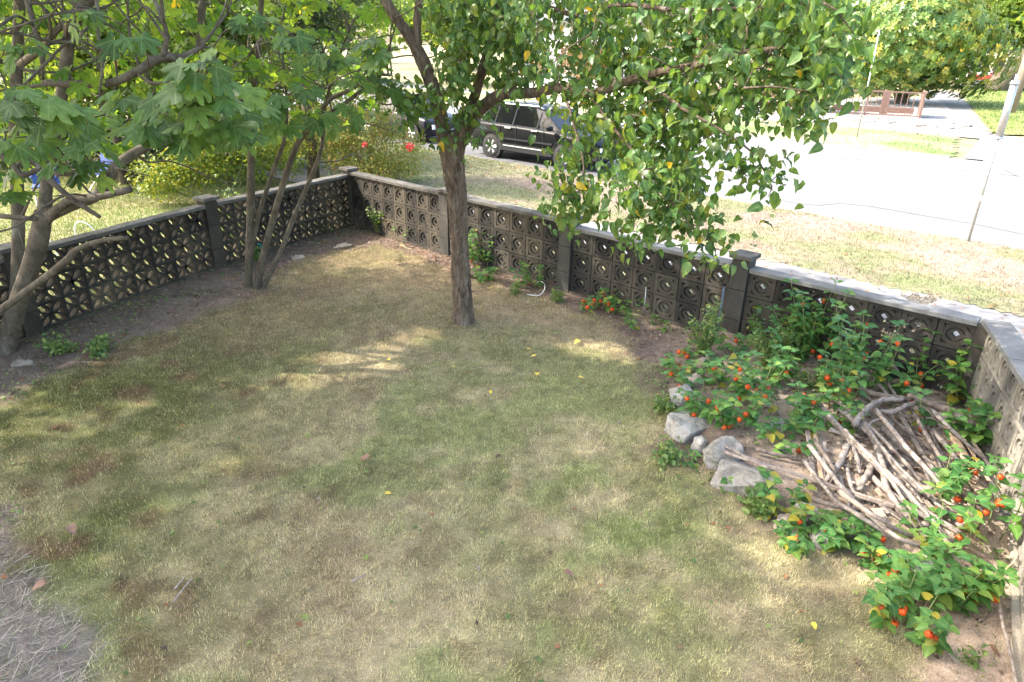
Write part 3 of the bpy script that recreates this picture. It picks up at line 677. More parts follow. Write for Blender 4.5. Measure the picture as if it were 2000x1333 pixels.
car('parked_car', 'red and cream saloon parked beyond the leaning tree trunk', at(1897, 166, .02), vdir+.12, 'carwhite', hat_b, hat_c, (1.25, -1.25, (.2, -.7)), .33, .88, False, 1.25)
rc = [o for o in bpy.data.objects if o.name.startswith('parked_car')][-1]
b = MB(); b.box((-1.99, 0, .62), (.06, 1.5, .36)); o = b.build('rear_panel', M['carred'], rc)
for s in (-1, 1): b = MB(); b.box((0, s*.90, .62), (3.2, .025, .2)); b.build('side_stripe', M['carred'], rc)

# ------------------------------------------------------------------ houses and fences across the road
def house(label, c, rz, w_, d_, h_, wins, doorx, wm='siding', dm='door'):
    t = thing('house', label, 'house', c, rz)
    b = MB(); b.box((0, d_/2, h_/2), (w_, d_, h_)); b.build('wall', M[wm], t)
    V = [(-w_/2-.6, -.7, h_+.003), (w_/2+.6, -.7, h_+.003), (w_/2+.6, d_+.6, h_+.003), (-w_/2-.6, d_+.6, h_+.003), (-w_/2-.6, d_/2, h_+3), (w_/2+.6, d_/2, h_+3)]
    r = part('roof', V, [(3, 2, 1, 0), (0, 1, 5, 4), (2, 3, 4, 5), (1, 2, 5), (3, 0, 4)], M['roof'], t)
    for k in range(int(h_/.2)):
        b = MB(); b.box((0, -.006, .1+k*.2), (w_, .012, .012)); b.build('board_joint', M['roof'], t)
    for (x, z, ww, wh) in wins:
        b = MB()
        for (dx, dz, sx, sz) in ((0, wh/2+.05, ww+.2, .1), (0, -wh/2-.05, ww+.2, .1), (-ww/2-.05, 0, .1, wh), (ww/2+.05, 0, .1, wh), (0, 0, .05, wh)): b.box((x+dx, -.03, z+dz), (sx, .05, sz))
        f = b.build('window', M['white'], t)
        b = MB(); b.box((x, -.004, z), (ww, .02, wh)); b.build('pane', M['glass'], f)
    if doorx is not None:
        b = MB(); b.box((doorx, -.03, 1.55), (1.05, .06, 2.3)); dd = b.build('door', M[dm], t)
        for k in range(3): b = MB(); b.box((doorx, 0-.55-.35*k*1.0, .4-.15*k-.1), (1.8, .4, .25)); b.build('step', M['concrete'], t)
        for s in (-1, 1): b = MB(); b.box((doorx+s*1.0, -1.0, 1.8), (.28, .28, 3.6)); b.build('porch_post', M['door'], t)
        b = MB(); b.box((doorx, -.75, 3.3), (3.2, 1.5, .15)); b.build('porch_roof', M['roof'], t)
    return t
house('white boarded house with an orange door seen through the pear tree', sn(-33.5, 44.5), ANG, 13, 8, 4.6, [(-4.2, 2.2, 1.8, 1.3), (-1.4, 2.2, 1.2, 1.3), (4.6, 2.2, 1.8, 1.3)], 1.6)
0 and house('pale bungalow behind the dry shrubs across the road', sn(-19, 50), ANG, 11, 8, 4.4, [(-3.5, 2.1, 1.8, 1.3), (2.8, 2.1, 1.8, 1.3)], None)
# white picket fence
a, b_ = sn(-36, 38.4), sn(-19.8, 38.4); t = thing('picket_fence', 'white picket fence in front of the white house', 'fence', a, ANG); L = 16.2
pk = MB(); pk.prism([(-.035, 0), (.035, 0), (.035, .9), (0, .98), (-.035, .9)], -.012, .012); pm = mesh('picket', [(x, z, y) for x, y, z in pk.V], pk.F, M['white'])
for k in range(int(L/.13)): link('picket', pm, t, (k*.13, 0, .1))
for z in (.35, .85): bb = MB(); bb.box((L/2, .03, z), (L, .03, .07)); bb.build('rail', M['white'], t)
for k in range(7): bb = MB(); bb.box((k*L/6, .055, .55), (.09, .09, 1.1)); bb.build('fence_post', M['white'], t)
# ================================================================== FOLIAGE
def ovate(n=5, wd=.30, fold=.35, curl=1.1, tip=1., wav=0.):
    V = []; G = []
    for i in range(n+1):
        t = i/n; wi = wd*math.sin(math.pi*min(1, t**.75))**.85*(1-.25*t) if 0 < i < n else (0.02 if i == 0 else 0)
        y = math.sin(curl*t)/curl; z = -(1-math.cos(curl*t))/curl; zz = fold*wi+wav*math.sin(i*2.3)*.05
        V += [(-wi, y, z+zz), (0, y, z), (wi, y, z+zz-wav*.04*math.cos(i*1.9))]; G += [0, 1, 0]
    F = []
    for i in range(n):
        a = 3*i
        for s in (0, 1): F += [(a+s, a+s+1, a+s+4), (a+s, a+s+4, a+s+3)]
    return np.array(V), np.array(F), np.array(G, float)
def heart(wd=.42, curl=.7, fold=.2):
    out = [(0, .06), (.20, -.04), (.40, .08), (.45, .28), (.36, .52), (.2, .78), (0, 1.05)]
    V = [(0, .06, 0), (0, .35, -.02), (0, .68, -.07), (0, 1.05, -.22)]; G = [1, 1, 1, 1]; F = []
    for s in (-1, 1):
        k = len(V)
        for x, y in out[1:-1]: V.append((s*x*wd/.42, y, fold*x*.6-curl*.2*y*y+(.03 if int(y*10) % 2 else -.02))); G.append(0)
        idx = [0]+[k+i for i in range(5)]+[3]; mid = [0, 1, 1, 1, 2, 2, 3]
        for i in range(6):
            a, b, c, d = idx[i], idx[i+1], mid[i], mid[i+1]
            tri = [(a, b, d)] + ([(a, d, c)] if c != d and a != c else [])
            F += [q if s > 0 else q[::-1] for q in tri if len(set(q)) == 3]
            if c == d and i == 0: pass
    return np.array(V, float), np.array(F), np.array(G, float)
def figleaf(seed=0, droop=.35):
    r = random.Random(seed); spec = [(-165, .20, 0), (-150, .50, 0), (-128, .62, 1), (-108, .56, 0), (-90, .40, 0), (-74, .66, 0), (-58, .86, .5), (-46, .93, 1), (-34, .84, 0), (-22, .50, 0), (-14, .78, 0), (-7, .97, .2), (0, 1.03, 1), (7, .97, .2), (14, .80, 0), (22, .50, 0), (34, .84, 0), (46, .93, 1), (58, .86, .5), (74, .66, 0), (90, .40, 0), (108, .56, 0), (128, .62, 1), (150, .5, 0), (165, .20, 0)]
    V = [(0, 0, 0)]; G = [1.]
    for a, l, g in spec:
        l *= r.uniform(.93, 1.07); aa = R(a+r.uniform(-4, 4)); x, y = l*math.sin(aa)*.68, l*math.cos(aa)*.68+.12
        V.append((x, y, -droop*(x*x+y*y)*.9+(.045*g-.02))); G.append(float(g))
    F = [(0, i+1, i) for i in range(1, len(spec))]
    return np.array(V), np.array(F), np.array(G)
def card(fold=.3, w=.38):
    V = np.array([(0, 0, 0), (w, .5, fold*w), (0, 1, -.12), (-w, .5, fold*w), (0, .5, 0)], float)
    return V, np.array([(0, 1, 4), (1, 2, 4), (2, 3, 4), (3, 0, 4)]), np.array([.8, 0, .8, 0, 1.])
def card2(w=.36):
    V = np.array([(0, 0, 0), (w, .5, .1), (0, 1, -.1), (-w, .5, .1)], float)
    return V, np.array([(0, 1, 3), (1, 2, 3)]), np.array([.4, 0, .4, 0.])
T_pear = [ovate(5, .31, .35, c, wav=wv) for c, wv in ((.5, .5), (1.1, .8), (1.7, 1.), (.9, 1.2))]
T_fig = [figleaf(s, d) for s, d in ((1, .25), (2, .45), (3, .6), (4, .35))]
T_heart = [heart(.42, .5, .2), heart(.45, 1.0, .35), heart(.38, .8, .1)]
T_card = [card(.3), card(.5, .3)]
T_c2 = [card2()]
SUNV = np.array(list(sd)); SUNGAPS = [(at(x, y), r) for x, y, r in ((635, 720, .17), (680, 713, .24), (728, 708, .18), (592, 742, .13), (800, 664, .14), (770, 672, .10), (828, 652, .08), (1170, 688, .17), (1205, 700, .10), (1140, 672, .08), (695, 512, .17), (725, 508, .10), (1050, 640, .06))]
def put(owner, base, T, pos, d, up, size, mt, tint=None, yel=None, nobj=0, name='leaf', stuff='foliage'):
    if len(pos) > 300:                      # gaps in the crowns that let the sun reach the lawn
        keep = np.ones(len(pos), bool)
        for p, r in SUNGAPS:
            v = pos-p; al = v@SUNV; keep &= ~((np.linalg.norm(v-al[:, None]*SUNV, axis=1) < r*1.5+np.mean(size)*.6) & (al > .8))
        pos, d = pos[keep], d[keep]; up = up[keep]; size = np.broadcast_to(size, (len(keep),))[keep]
        tint = tint[keep] if tint is not None else None; yel = yel[keep] if yel is not None else None
    n = len(pos); size = np.broadcast_to(size, (n,)).copy()
    tint = rng.random(n) if tint is None else tint; yel = np.zeros(n) if yel is None else yel
    Rm = frames(d, up, size); pos = pos-base; pick = np.zeros(n, bool)
    if nobj:
        q = proj(pos+base); sc_ = np.where((q[:, 0] > -20) & (q[:, 0] < 2020) & (q[:, 1] > -20) & (q[:, 1] < 1350) & (q[:, 2] > 0), size/q[:, 2], -1)
        idx = np.argsort(-sc_)[:nobj]; pick[idx[sc_[idx] > 0]] = True
        cache = {}
        for i in np.nonzero(pick)[0]:
            k = random.randrange(len(T)); y = yel[i] > .3
            if (k, y) not in cache:
                V, F, G = T[k]; cache[k, y] = mesh(name, V, F, mt, True, np.stack([0*G, G, 0*G+(.6 if y else 0)], 1))
            m4 = np.eye(4); m4[:3, :3] = Rm[i]; m4[:3, 3] = pos[i]
            link(name, cache[k, y], owner, mat=Matrix(m4.tolist()))
    rest = np.nonzero(~pick)[0]
    if len(rest):
        Vs, Fs, Cs = [], [], []; k0 = 0; which = rng.integers(0, len(T), len(rest))
        for k in range(len(T)):
            ii = rest[which == k]
            if not len(ii): continue
            V, F, G = T[k]; c = np.stack([np.repeat(tint[ii][:, None], len(G), 1), np.repeat(G[None], len(ii), 0), np.repeat(yel[ii][:, None], len(G), 1)], 2)
            v, f, c = scatter(V, F, pos[ii], Rm[ii], c); Vs.append(v); Fs.append(f+k0); Cs.append(c); k0 += len(v)
        part(stuff, np.vstack(Vs), np.vstack(Fs), mt, owner, True, np.vstack(Cs), kind='stuff')
def Yp(px, py, Y): r = ray(px, py); return CP+r*(Y/r[1])
def limb(owner, base, spec, m, name='limb', sides=10, sub=5, jit=.12):
    pts = [Yp(*s[:3]) for s in spec]; rad = [s[3]*.86 for s in spec]; P, r = spline(pts, rad, sub)
    if sides >= 30:
        V, F = ridged(*spline(pts, rad, sub*5), base, sides, .021 if name == 'trunk' else .012); part(name, V-base, F, m, owner, True); return P, r
    V, F = tube(P, r, sides, jit); part(name, V-base, F, m, owner, True); return P, r
def grow(owner, base, nodes, targets, m, r0=.008, sag=.12, name='twigs'):
    """join every target to the nearest part of the growing network with a bent twig"""
    nodes = np.array(nodes); d0 = np.min(np.linalg.norm(targets[:, None]-nodes[None, ::2], axis=2), axis=1); order = np.argsort(d0)
    net = list(nodes); b = MB(); arr = np.zeros((len(nodes)+len(targets)*2, 3)); arr[:len(nodes)] = nodes; k = len(nodes)
    for i in order:
        t = targets[i]; dd = np.linalg.norm(arr[:k]-t, axis=1); j = np.argmin(dd); a = arr[j]; L = dd[j]
        mid = (a+t)/2+np.array([0, 0, sag*L*.6])+rng.normal(size=3)*.08*L
        rr = r0*(.5+min(1.6, L)); b.tube([a, mid, t], [rr, rr*.75, rr*.45], 4); arr[k] = mid; arr[k+1] = t; k += 2
    V = np.array(b.V)-base
    part(name, V, b.F, m, owner, True, kind='stuff')
def inside_px(poly, n, Yf, jit):
    poly = np.array(poly, float); lo, hi = poly.min(0), poly.max(0); out = []
    while len(out) < n:
        p = lo+(hi-lo)*rng.random((n, 2)); p = p[inpoly(p, poly)]
        out += [Yp(q[0], q[1], Yf(q[0], q[1])+jit*rng.normal()) for q in p]
    return np.array(out[:n])
def ell(n, c, r, shell=0.):
    v = rdir(n)*np.maximum(shell, rng.random((n, 1))**.4 if shell == 0 else rng.uniform(shell, 1, (n, 1))); return np.array(c)+v*np.array(r)

# ------------------------------------------------------------------ the pear tree in the lawn
base = at(905, 630); base[2] = 0
pear = thing('pear_tree', 'fissured pear tree standing in the lawn with drooping glossy leaves', 'tree', base)
lim = []
for nm, s in (('trunk', [(905, 650, 8.5, .22), (905, 630, 8.5, .175), (904, 600, 8.5, .138), (898, 500, 8.5, .120), (894, 400, 8.5, .122), (886, 330, 8.5, .140), (881, 285, 8.5, .152), (879, 262, 8.5, .12)]),
              ('limb', [(873, 300, 8.5, .10), (862, 235, 8.5, .092), (845, 170, 8.5, .088), (825, 120, 8.5, .088), (800, 72, 8.5, .066), (765, 22, 8.5, .06), (735, -35, 8.5, .05), (700, -120, 8.4, .04)]),
              ('limb', [(822, 125, 8.5, .06), (815, 80, 8.5, .052), (818, 10, 8.5, .045), (835, -90, 8.4, .04)]),
              ('limb', [(893, 300, 8.5, .095), (905, 245, 8.5, .080), (925, 195, 8.5, .062), (950, 110, 8.4, .055), (972, 50, 8.4, .05), (980, -30, 8.3, .045), (1010, -150, 8., .035)]),
              ('limb', [(900, 280, 8.5, .085), (925, 232, 8.4, .078), (950, 203, 8.3, .072), (985, 184, 8.1, .066), (1040, 182, 7.8, .058), (1100, 172, 7.3, .05), (1160, 182, 6.8, .042), (1250, 150, 6.2, .036), (1350, 130, 5.8, .03), (1450, 105, 5.5, .024), (1560, 92, 5.4, .016)]),
              ('limb', [(972, 40, 8.4, .036), (1010, 22, 8.1, .034), (1060, 14, 7.7, .032), (1130, 30, 7.0, .026), (1210, 10, 6.4, .022), (1330, 20, 5.8, .018), (1480, 15, 5.4, .012)]),
              ('limb', [(1150, 180, 6.9, .02), (1190, 240, 6.2, .016), (1240, 300, 5.9, .013), (1300, 380, 5.6, .010), (1370, 470, 5.5, .006)]),
              ('limb', [(1250, 150, 6.2, .02), (1330, 210, 5.7, .016), (1400, 250, 5.5, .012), (1470, 300, 5.4, .008), (1508, 365, 5.4, .005)]),
              ('limb', [(1100, 175, 7.3, .018), (1125, 260, 6.4, .013), (1140, 330, 6.1, .009), (1125, 400, 6.0, .005)]),
              ('limb', [(848, 180, 8.5, .022), (800, 190, 8.2, .016), (760, 205, 8., .01), (735, 200, 7.9, .006)])):
    P, r = limb(pear, base, s, M['bark'], nm, 90 if nm == 'trunk' else (48 if s[0][3] > .05 else 9), 7, .16); lim.append(P)
yf = lambda x, y: 7.4-(x-1040)/600*2.1
polyR = [(1030, -20), (1650, -20), (1690, 60), (1640, 100), (1660, 140), (1600, 205), (1565, 250), (1540, 215), (1490, 235), (1440, 215), (1400, 260), (1350, 330), (1365, 400), (1320, 400), (1290, 340), (1230, 360), (1180, 310), (1150, 340), (1110, 330), (1120, 250), (1085, 190), (1050, 110), (990, 60)]
cl = [inside_px(polyR, 460, yf, .5),
      inside_px([(830, -20), (1040, -20), (1050, 100), (1060, 175), (1000, 180), (965, 160), (965, 80), (925, 90), (915, 175), (890, 205), (858, 190), (850, 90)], 150, lambda x, y: 8.2, .4),
      inside_px([(810, 200), (870, 185), (950, 225), (955, 262), (915, 285), (880, 262), (850, 275), (822, 250)], 15, lambda x, y: 8.15, .12),
      inside_px([(730, 165), (830, 150), (835, 215), (790, 235), (745, 225)], 22, lambda x, y: 8.1, .2),
      inside_px([(1180, 290), (1350, 320), (1375, 400), (1340, 430), (1260, 455), (1205, 440)], 46, lambda x, y: 5.7, .3),
      inside_px([(1075, 330), (1150, 320), (1160, 400), (1130, 432), (1100, 425)], 18, lambda x, y: 6., .15),
      inside_px([(1335, 430), (1390, 430), (1425, 505), (1375, 520)], 9, lambda x, y: 5.5, .1),
      np.array([Yp(*q) for q in ((1400, 258, 5.5), (1430, 272, 5.4), (1455, 290, 5.4), (1440, 325, 5.4), (1470, 312, 5.4), (1492, 330, 5.4), (1505, 355, 5.4), (1500, 385, 5.4), (1525, 340, 5.4), (1590, 225, 5.4), (1572, 250, 5.4), (1515, 215, 5.5), (1460, 345, 5.4), (1415, 305, 5.4), (1425, 285, 5.4), (1218, 462, 5.7), (1240, 475, 5.7), (1080, 290, 6.2), (1095, 350, 6.1))])]
vis = np.vstack(cl)
hi = np.vstack([ell(260, (.6, 8.0, 6.1), (3.2, 2.8, 1.5)), ell(90, (3.2, 5.9, 5.2), (1.8, 1.4, 1.0))])
hi = hi[proj(hi)[:, 1] < -40]
for q in ([(735, -35, 8.5, .05), (690, -300, 8.2, .04), (600, -700, 7.6, .02)], [(835, -90, 8.4, .04), (900, -400, 8.2, .03), (960, -800, 8., .015)], [(1010, -150, 8., .035), (1150, -420, 7.4, .025), (1350, -800, 6.5, .012)]):
    P, r = limb(pear, base, q, M['bark'], 'limb', 8, 6); lim.append(P)
grow(pear, base, np.vstack(lim[1:]), np.vstack([vis, hi]), M['bark'], .0085)
def tufts(C, n, spread, size, down=.7, ss=.18):
    k = len(C); pos = np.repeat(C, n, 0)+rng.normal(size=(k*n, 3))*spread
    d = rdir(k*n)+np.repeat(rdir(k), n, 0)*.4; d[:, 2] -= down
    up = rdir(k*n)*.55+np.array([-.1, -.45, .75]); return pos, d, up, size*(1+ss*rng.normal(size=k*n)).clip(.55, 1.5)
pos, d, up, s = tufts(vis, 11, .10, .098, ss=.26)
q = proj(pos); lowy = rng.random(len(pos)) < .005; tn = np.clip(.45+.28*rng.normal(size=len(pos))+.25*(q[:, 0] > 1350), 0, .99)
put(pear, base, T_pear, pos, d, up, s, M['pear'], tn*.98, np.where(lowy, .8, np.where(rng.random(len(pos)) < .12, .12, 0)), 300)
pos, d, up, s = tufts(hi, 13, .22, .14)
put(pear, base, T_card, pos, d, up, s, M['pear'], stuff='upper_foliage')

# ------------------------------------------------------------------ fig trees on the left
baseA = at(12, 694); baseA[2] = 0; baseB = at(505, 562); baseB[2] = 0
figA = thing('fig_tree', 'large fig tree at the left edge with cut back grey limbs', 'tree', baseA)
figB = thing('fig_tree', 'slender many stemmed fig tree growing from the soil bed by the petal wall', 'tree', baseB)
nA, nB = [], []
for nm, s in (('trunk', [(2, 720, 7.3, .15), (12, 680, 7.3, .13), (30, 610, 7.3, .115), (58, 530, 7.3, .11), (78, 460, 7.3, .115), (85, 415, 7.3, .10)]),
              ('trunk', [(18, 672, 7.5, .10), (30, 590, 7.6, .082), (36, 480, 7.7, .08), (34, 380, 7.8, .08), (30, 250, 7.9, .075), (34, 120, 8., .07), (40, -40, 8., .06)]),
              ('limb', [(80, 430, 7.3, .085), (130, 405, 7.3, .075), (195, 378, 7.3, .07), (228, 325, 7.4, .065), (290, 285, 7.6, .055), (380, 250, 7.9, .04), (480, 214, 8.2, .02)]),
              ('limb', [(85, 440, 7.3, .05), (130, 395, 7.2, .05), (180, 388, 7.2, .045), (255, 370, 7.2, .045)]),
              ('limb', [(-25, 625, 6.6, .05), (30, 585, 6.6, .045), (85, 545, 6.6, .042), (132, 508, 6.6, .045), (150, 488, 6.6, .035), (200, 470, 6.6, .028), (250, 465, 6.6, .025)]),
              ('limb', [(-30, 255, 5.6, .035), (40, 300, 5.6, .032), (95, 335, 5.6, .028), (150, 342, 5.6, .018)]),
              ('limb', [(-30, 290, 5.5, .03), (20, 315, 5.5, .028), (45, 342, 5.5, .026), (85, 325, 5.6, .02)]),
              ('limb', [(32, 332, 5.5, .016), (42, 305, 5.5, .015), (58, 288, 5.5, .015)]),
              ('limb', [(95, 350, 6.4, .03), (135, 385, 6.4, .032), (165, 405, 6.4, .028), (196, 425, 6.4, .02)]),
              ('limb', [(-20, 420, 6.5, .03), (30, 425, 6.5, .028), (72, 428, 6.5, .027)]),
              ('limb', [(45, 420, 6.9, .016), (60, 385, 6.9, .014), (78, 350, 6.8, .012)]),
              ('limb', [(85, 420, 7.3, .08), (95, 330, 7.4, .072), (110, 240, 7.4, .07), (125, 160, 7.4, .07), (135, 80, 7.4, .066), (145, 40, 7.4, .08), (190, -20, 7.4, .06)]),
              ('limb', [(85, 162, 6.9, .035), (150, 165, 6.9, .042), (215, 163, 6.9, .044), (265, 142, 6.9, .046), (310, 115, 7., .05), (355, 112, 7.1, .04), (400, 90, 7.3, .02)]),
              ('limb', [(318, 112, 7., .03), (326, 70, 7., .026), (312, 25, 7., .024), (290, -30, 7., .02)]),
              ('limb', [(35, 130, 8., .05), (75, 100, 7.8, .045), (115, 55, 7.6, .04), (145, 42, 7.4, .04)]),
              ('limb', [(392, 95, 8.6, .05), (393, 40, 8.6, .05), (400, -40, 8.6, .045)]),
              ('limb', [(45, -20, 6.5, .02), (65, 50, 6.5, .02), (80, 110, 6.5, .018), (84, 155, 6.6, .012)]),
              ('limb', [(190, -30, 6.6, .02), (190, 50, 6.6, .018), (200, 130, 6.6, .015), (192, 200, 6.5, .010)])):
    P, r = limb(figA, baseA, s, M['figbark'], nm, 10, 5, .06); nA.append(P)
for nm, s in (('trunk', [(484, 575, 9.75, .085), (486, 545, 9.75, .07), (488, 470, 9.75, .066), (490, 400, 9.75, .064), (491, 300, 9.7, .055), (497, 200, 9.6, .045), (506, 80, 9.5, .04), (512, -30, 9.4, .035)]),
              ('trunk', [(500, 572, 9.7, .075), (510, 520, 9.7, .062), (530, 440, 9.7, .055), (558, 345, 9.6, .05), (585, 275, 9.5, .045), (625, 235, 9.4, .04), (690, 190, 9.3, .03), (745, 130, 9.2, .02), (770, 60, 9.1, .012)]),
              ('trunk', [(510, 568, 9.75, .05), (545, 500, 9.8, .042), (572, 430, 9.9, .04), (602, 360, 9.9, .038), (628, 290, 9.9, .034), (635, 210, 9.8, .028), (660, 120, 9.6, .02), (690, 40, 9.5, .014)]),
              ('trunk', [(490, 500, 9.7, .045), (503, 430, 9.8, .038), (535, 330, 9.8, .034), (556, 270, 9.8, .03), (560, 190, 9.7, .022), (550, 90, 9.6, .016)]),
              ('limb', [(600, 262, 9.45, .035), (640, 200, 9.0, .032), (680, 178, 8.7, .026), (730, 150, 8.5, .016), (765, 148, 8.4, .01)]),
              ('limb', [(491, 290, 9.7, .03), (450, 240, 9., .026), (400, 190, 8., .022), (380, 150, 7., .015)])):
    P, r = limb(figB, baseB, s, M['figbark'], nm, 10, 5, .06); nB.append(P)
def figtufts(C, n, size):
    k = len(C); a = rng.random((k, 1))*6.28+np.arange(n)[None]*2.4; el = rng.uniform(-.75, .15, (k, n))
    d = np.stack([np.cos(a)*np.cos(el), np.sin(a)*np.cos(el), np.sin(el)], 2).reshape(-1, 3)
    sz = size*(1+.2*rng.normal(size=k*n)).clip(.5, 1.4)
    pos = np.repeat(C, n, 0)+d*sz[:, None]*.55+rng.normal(size=(k*n, 3))*.02
    up = np.array([0, -.45, .8])+rdir(k*n)*.35
    d2 = d.copy(); d2[:, 2] -= .25; d2[:, 1] -= .15
    return pos, d2, up, sz
nearA = np.array([Yp(*q) for q in ((25, 175, 4.4), (60, 190, 4.5), (10, 225, 4.4), (80, 215, 4.6), (110, 230, 4.7), (150, 240, 5.), (30, 270, 4.8), (235, 185, 5.2), (250, 235, 5.), (285, 240, 4.9), (300, 215, 4.8), (330, 165, 4.6), (350, 195, 4.6), (375, 145, 4.5), (395, 115, 4.5), (415, 135, 4.6), (410, 175, 4.6), (345, 240, 4.8), (400, 235, 4.7), (430, 240, 4.8), (455, 215, 4.9), (450, 170, 5.), (490, 195, 5.3), (480, 250, 5.2), (380, 265, 5.), (165, 330, 5.6), (130, 310, 5.5), (20, 330, 5.6), (10, 375, 5.6), (180, 270, 5.6), (260, 60, 6.), (45, 90, 5.8), (150, 20, 6.))])
nearB = np.array([Yp(*q) for q in ((560, 60, 7.), (520, 40, 7.2), (640, 90, 7.), (660, 110, 7.2), (720, 80, 7.6), (735, 95, 7.5), (700, 150, 7.5), (690, 205, 7.6), (560, 190, 7.), (600, 170, 7.), (520, 210, 6.8), (540, 240, 7.), (620, 220, 7.4), (675, 240, 7.6), (600, 110, 7.2), (480, 30, 7.), (740, 160, 7.8))])
farA = inside_px([(-40, -20), (430, -20), (470, 120), (430, 250), (330, 275), (200, 300), (60, 330), (-40, 370)], 150, lambda x, y: 9., 1.2)
farB = inside_px([(400, -20), (800, -20), (770, 60), (770, 160), (700, 240), (620, 215), (560, 270), (440, 280), (400, 200)], 78, lambda x, y: 9.8, .9)
upA = ell(150, (-6.2, 7.2, 6.0), (2.6, 3.2, 1.8)); upB = ell(110, (-3.3, 9.8, 6.2), (2.6, 2.2, 1.9))
upA = upA[proj(upA)[:, 1] < -60]; upB = upB[proj(upB)[:, 1] < -60]
def wander(owner, base, nodes, n, L, r):
    b = MB()
    for k in range(n):
        p = nodes[rng.integers(0, len(nodes))]+0; d = rdir(1)[0]; d[2] = abs(d[2])*.5; pts = [p]
        for j in range(6):
            d = d+rng.normal(size=3)*.42+np.array([0, 0, .10]); d /= np.linalg.norm(d); p = p+d*L/6*random.uniform(.8, 1.3); pts.append(p)
            if random.random() < .5:
                e = rng.normal(size=3)*.5+d; e /= np.linalg.norm(e); b.tube([p, p+e*.18+rng.normal(size=3)*.03, p+e*.38], [r*.45, r*.35, r*.2], 5)
        q, rr = spline(pts, np.linspace(r, r*.35, 7), 3); b.tube(q, rr, 6)
    part('side_branches', np.array(b.V)-base, b.F, M['figbark'], owner, True, kind='stuff')
wander(figA, baseA, np.vstack([x[2:] for x in nA[2:3]+nA[11:]]), 46, 1.7, .014)
wander(figB, baseB, np.vstack([x[len(x)//2:] for x in nB]), 30, 1.5, .011)
for own, bs, nd, nr, fr, uu in ((figA, baseA, nA, nearA, farA, upA), (figB, baseB, nB, nearB, farB, upB)):
    grow(own, bs, np.vstack(nd[1:]), np.vstack([nr, fr, uu]), M['figbark'], .008)
    pos1, d1, u1, s1 = figtufts(nr, 6, .175); pos2, d2, u2, s2 = figtufts(fr, 6, .155)
    pos, d, up, s = pos1, d1, u1, s1
    far2 = (pos2, d2, u2+rdir(len(u2))*.8, s2)
    tt = rng.uniform(.05, .6, len(pos1))
    put(own, bs, T_fig, *far2, M['figfar'], rng.uniform(0, .98, len(pos2)), np.where(rng.random(len(pos2)) < .01, .6, 0), 300-len(pos1) if len(pos1) < 300 else 0, stuff='backlit_foliage')
    put(own, bs, T_fig, pos, d, up, s, M['fig'], tt, np.where(rng.random(len(pos)) < .003, .35, 0), 300)
    pos, d, up, s = figtufts(uu, 7, .24)
    put(own, bs, T_card, pos, d, up, s*1.5, M['fig'], stuff='upper_foliage')

# ------------------------------------------------------------------ background trees and shrubs
def bgtree(name, label, c, blobs, m, mt, leaf, n, clump=.45, trunk=None, T=T_card, cat='tree', group=None, stems=0, down=.1, yel=0.):
    """blobs: list of (centre, radii, weight)"""
    base = np.array([c[0], c[1], 0.]); t = thing(name, label, cat, base, 0, group)
    W = np.array([b[2] for b in blobs], float); W /= W.sum(); P = []; DD = []
    for (cc, rr, _), wt in zip(blobs, W):
        k = max(4, int(n*wt/26)); C = ell(k, cc, rr, .45); C = C[C[:, 2] > .1]
        q = np.repeat(C, 26, 0); out = (q-np.array(cc))/np.array(rr); P.append(q+rng.normal(size=q.shape)*clump*np.array([1, 1, .6])); DD.append(out)
    P = np.vstack(P); DD = np.vstack(DD); k = P[:, 2] > .04; P, DD = P[k], DD[k]
    d = rdir(len(P))+DD*.7; d[:, 2] -= down; up = rdir(len(P))*.6+DD*.4+np.array([0, 0, .6])
    put(t, base, T, P, d, up, leaf*(1+.25*rng.normal(size=len(P))).clip(.5, 1.6), mt, stuff='crown', yel=np.where(rng.random(len(P)) < yel, .7, 0))
    if trunk:
        r, lean, h = trunk; top = np.array([lean[0], lean[1], h])
        V, F = tube(*spline([(0, 0, -.2), top*.35+np.array([.05, 0, 0]), top*.7, top], [r*1.3, r, r*.8, r*.45], 5), 12, .12); part('trunk', V, F, m, t, True)
        for b in blobs[:8]:
            e = np.array(b[0])-base; s0 = top*random.uniform(.5, .9); V, F = tube(*spline([s0, (s0+e)/2+rng.normal(size=3)*.3, e], [r*.4, r*.28, r*.1], 5), 7, .1); part('limb', V, F, m, t, True)
    for k in range(stems):
        bb = blobs[k % len(blobs)]; e = np.array(bb[0])-base+rng.normal(size=3)*np.array(bb[1])*.45; s0 = np.array([random.gauss(0, .12), random.gauss(0, .12), -.05])
        V, F = tube(*spline([s0, (s0+e)/2+rng.normal(size=3)*.08, e], [.018, .013, .006], 4), 5); part('stem', V, F, m, t, True)
    return t
def blobs(c, r, n, br, seed=0):
    rr = np.random.default_rng(seed); out = []
    for k in range(n):
        v = rr.normal(size=3); v /= np.linalg.norm(v); v *= rr.random()**.5*.75
        out.append((np.array(c)+v*np.array(r), np.array(br)*rr.uniform(.75, 1.25), 1.))
    return out
bk = M['figbark']
bgtree('broadleaf_tree', 'tall tree in the neighbour garden at the far left edge', (-11.5, 9.2), blobs((-11.3, 8.6, 8.6), (2.6, 3.2, 4.2), 12, (2.0, 2.0, 1.7), 1), bk, M['tree'], .20, 15000, .5, (.2, (.3, .2), 8))
bgtree('broadleaf_tree', 'unseen tree beyond the left edge added to shade the lawn', (-11, 3.4), blobs((-10.8, 3.4, 8.4), (2.4, 3.2, 4.2), 12, (2., 2., 1.7), 2), bk, M['tree'], .26, 9500, .6, (.22, (.2, 0), 8))  # crown stays out of view, put in to shade the yard
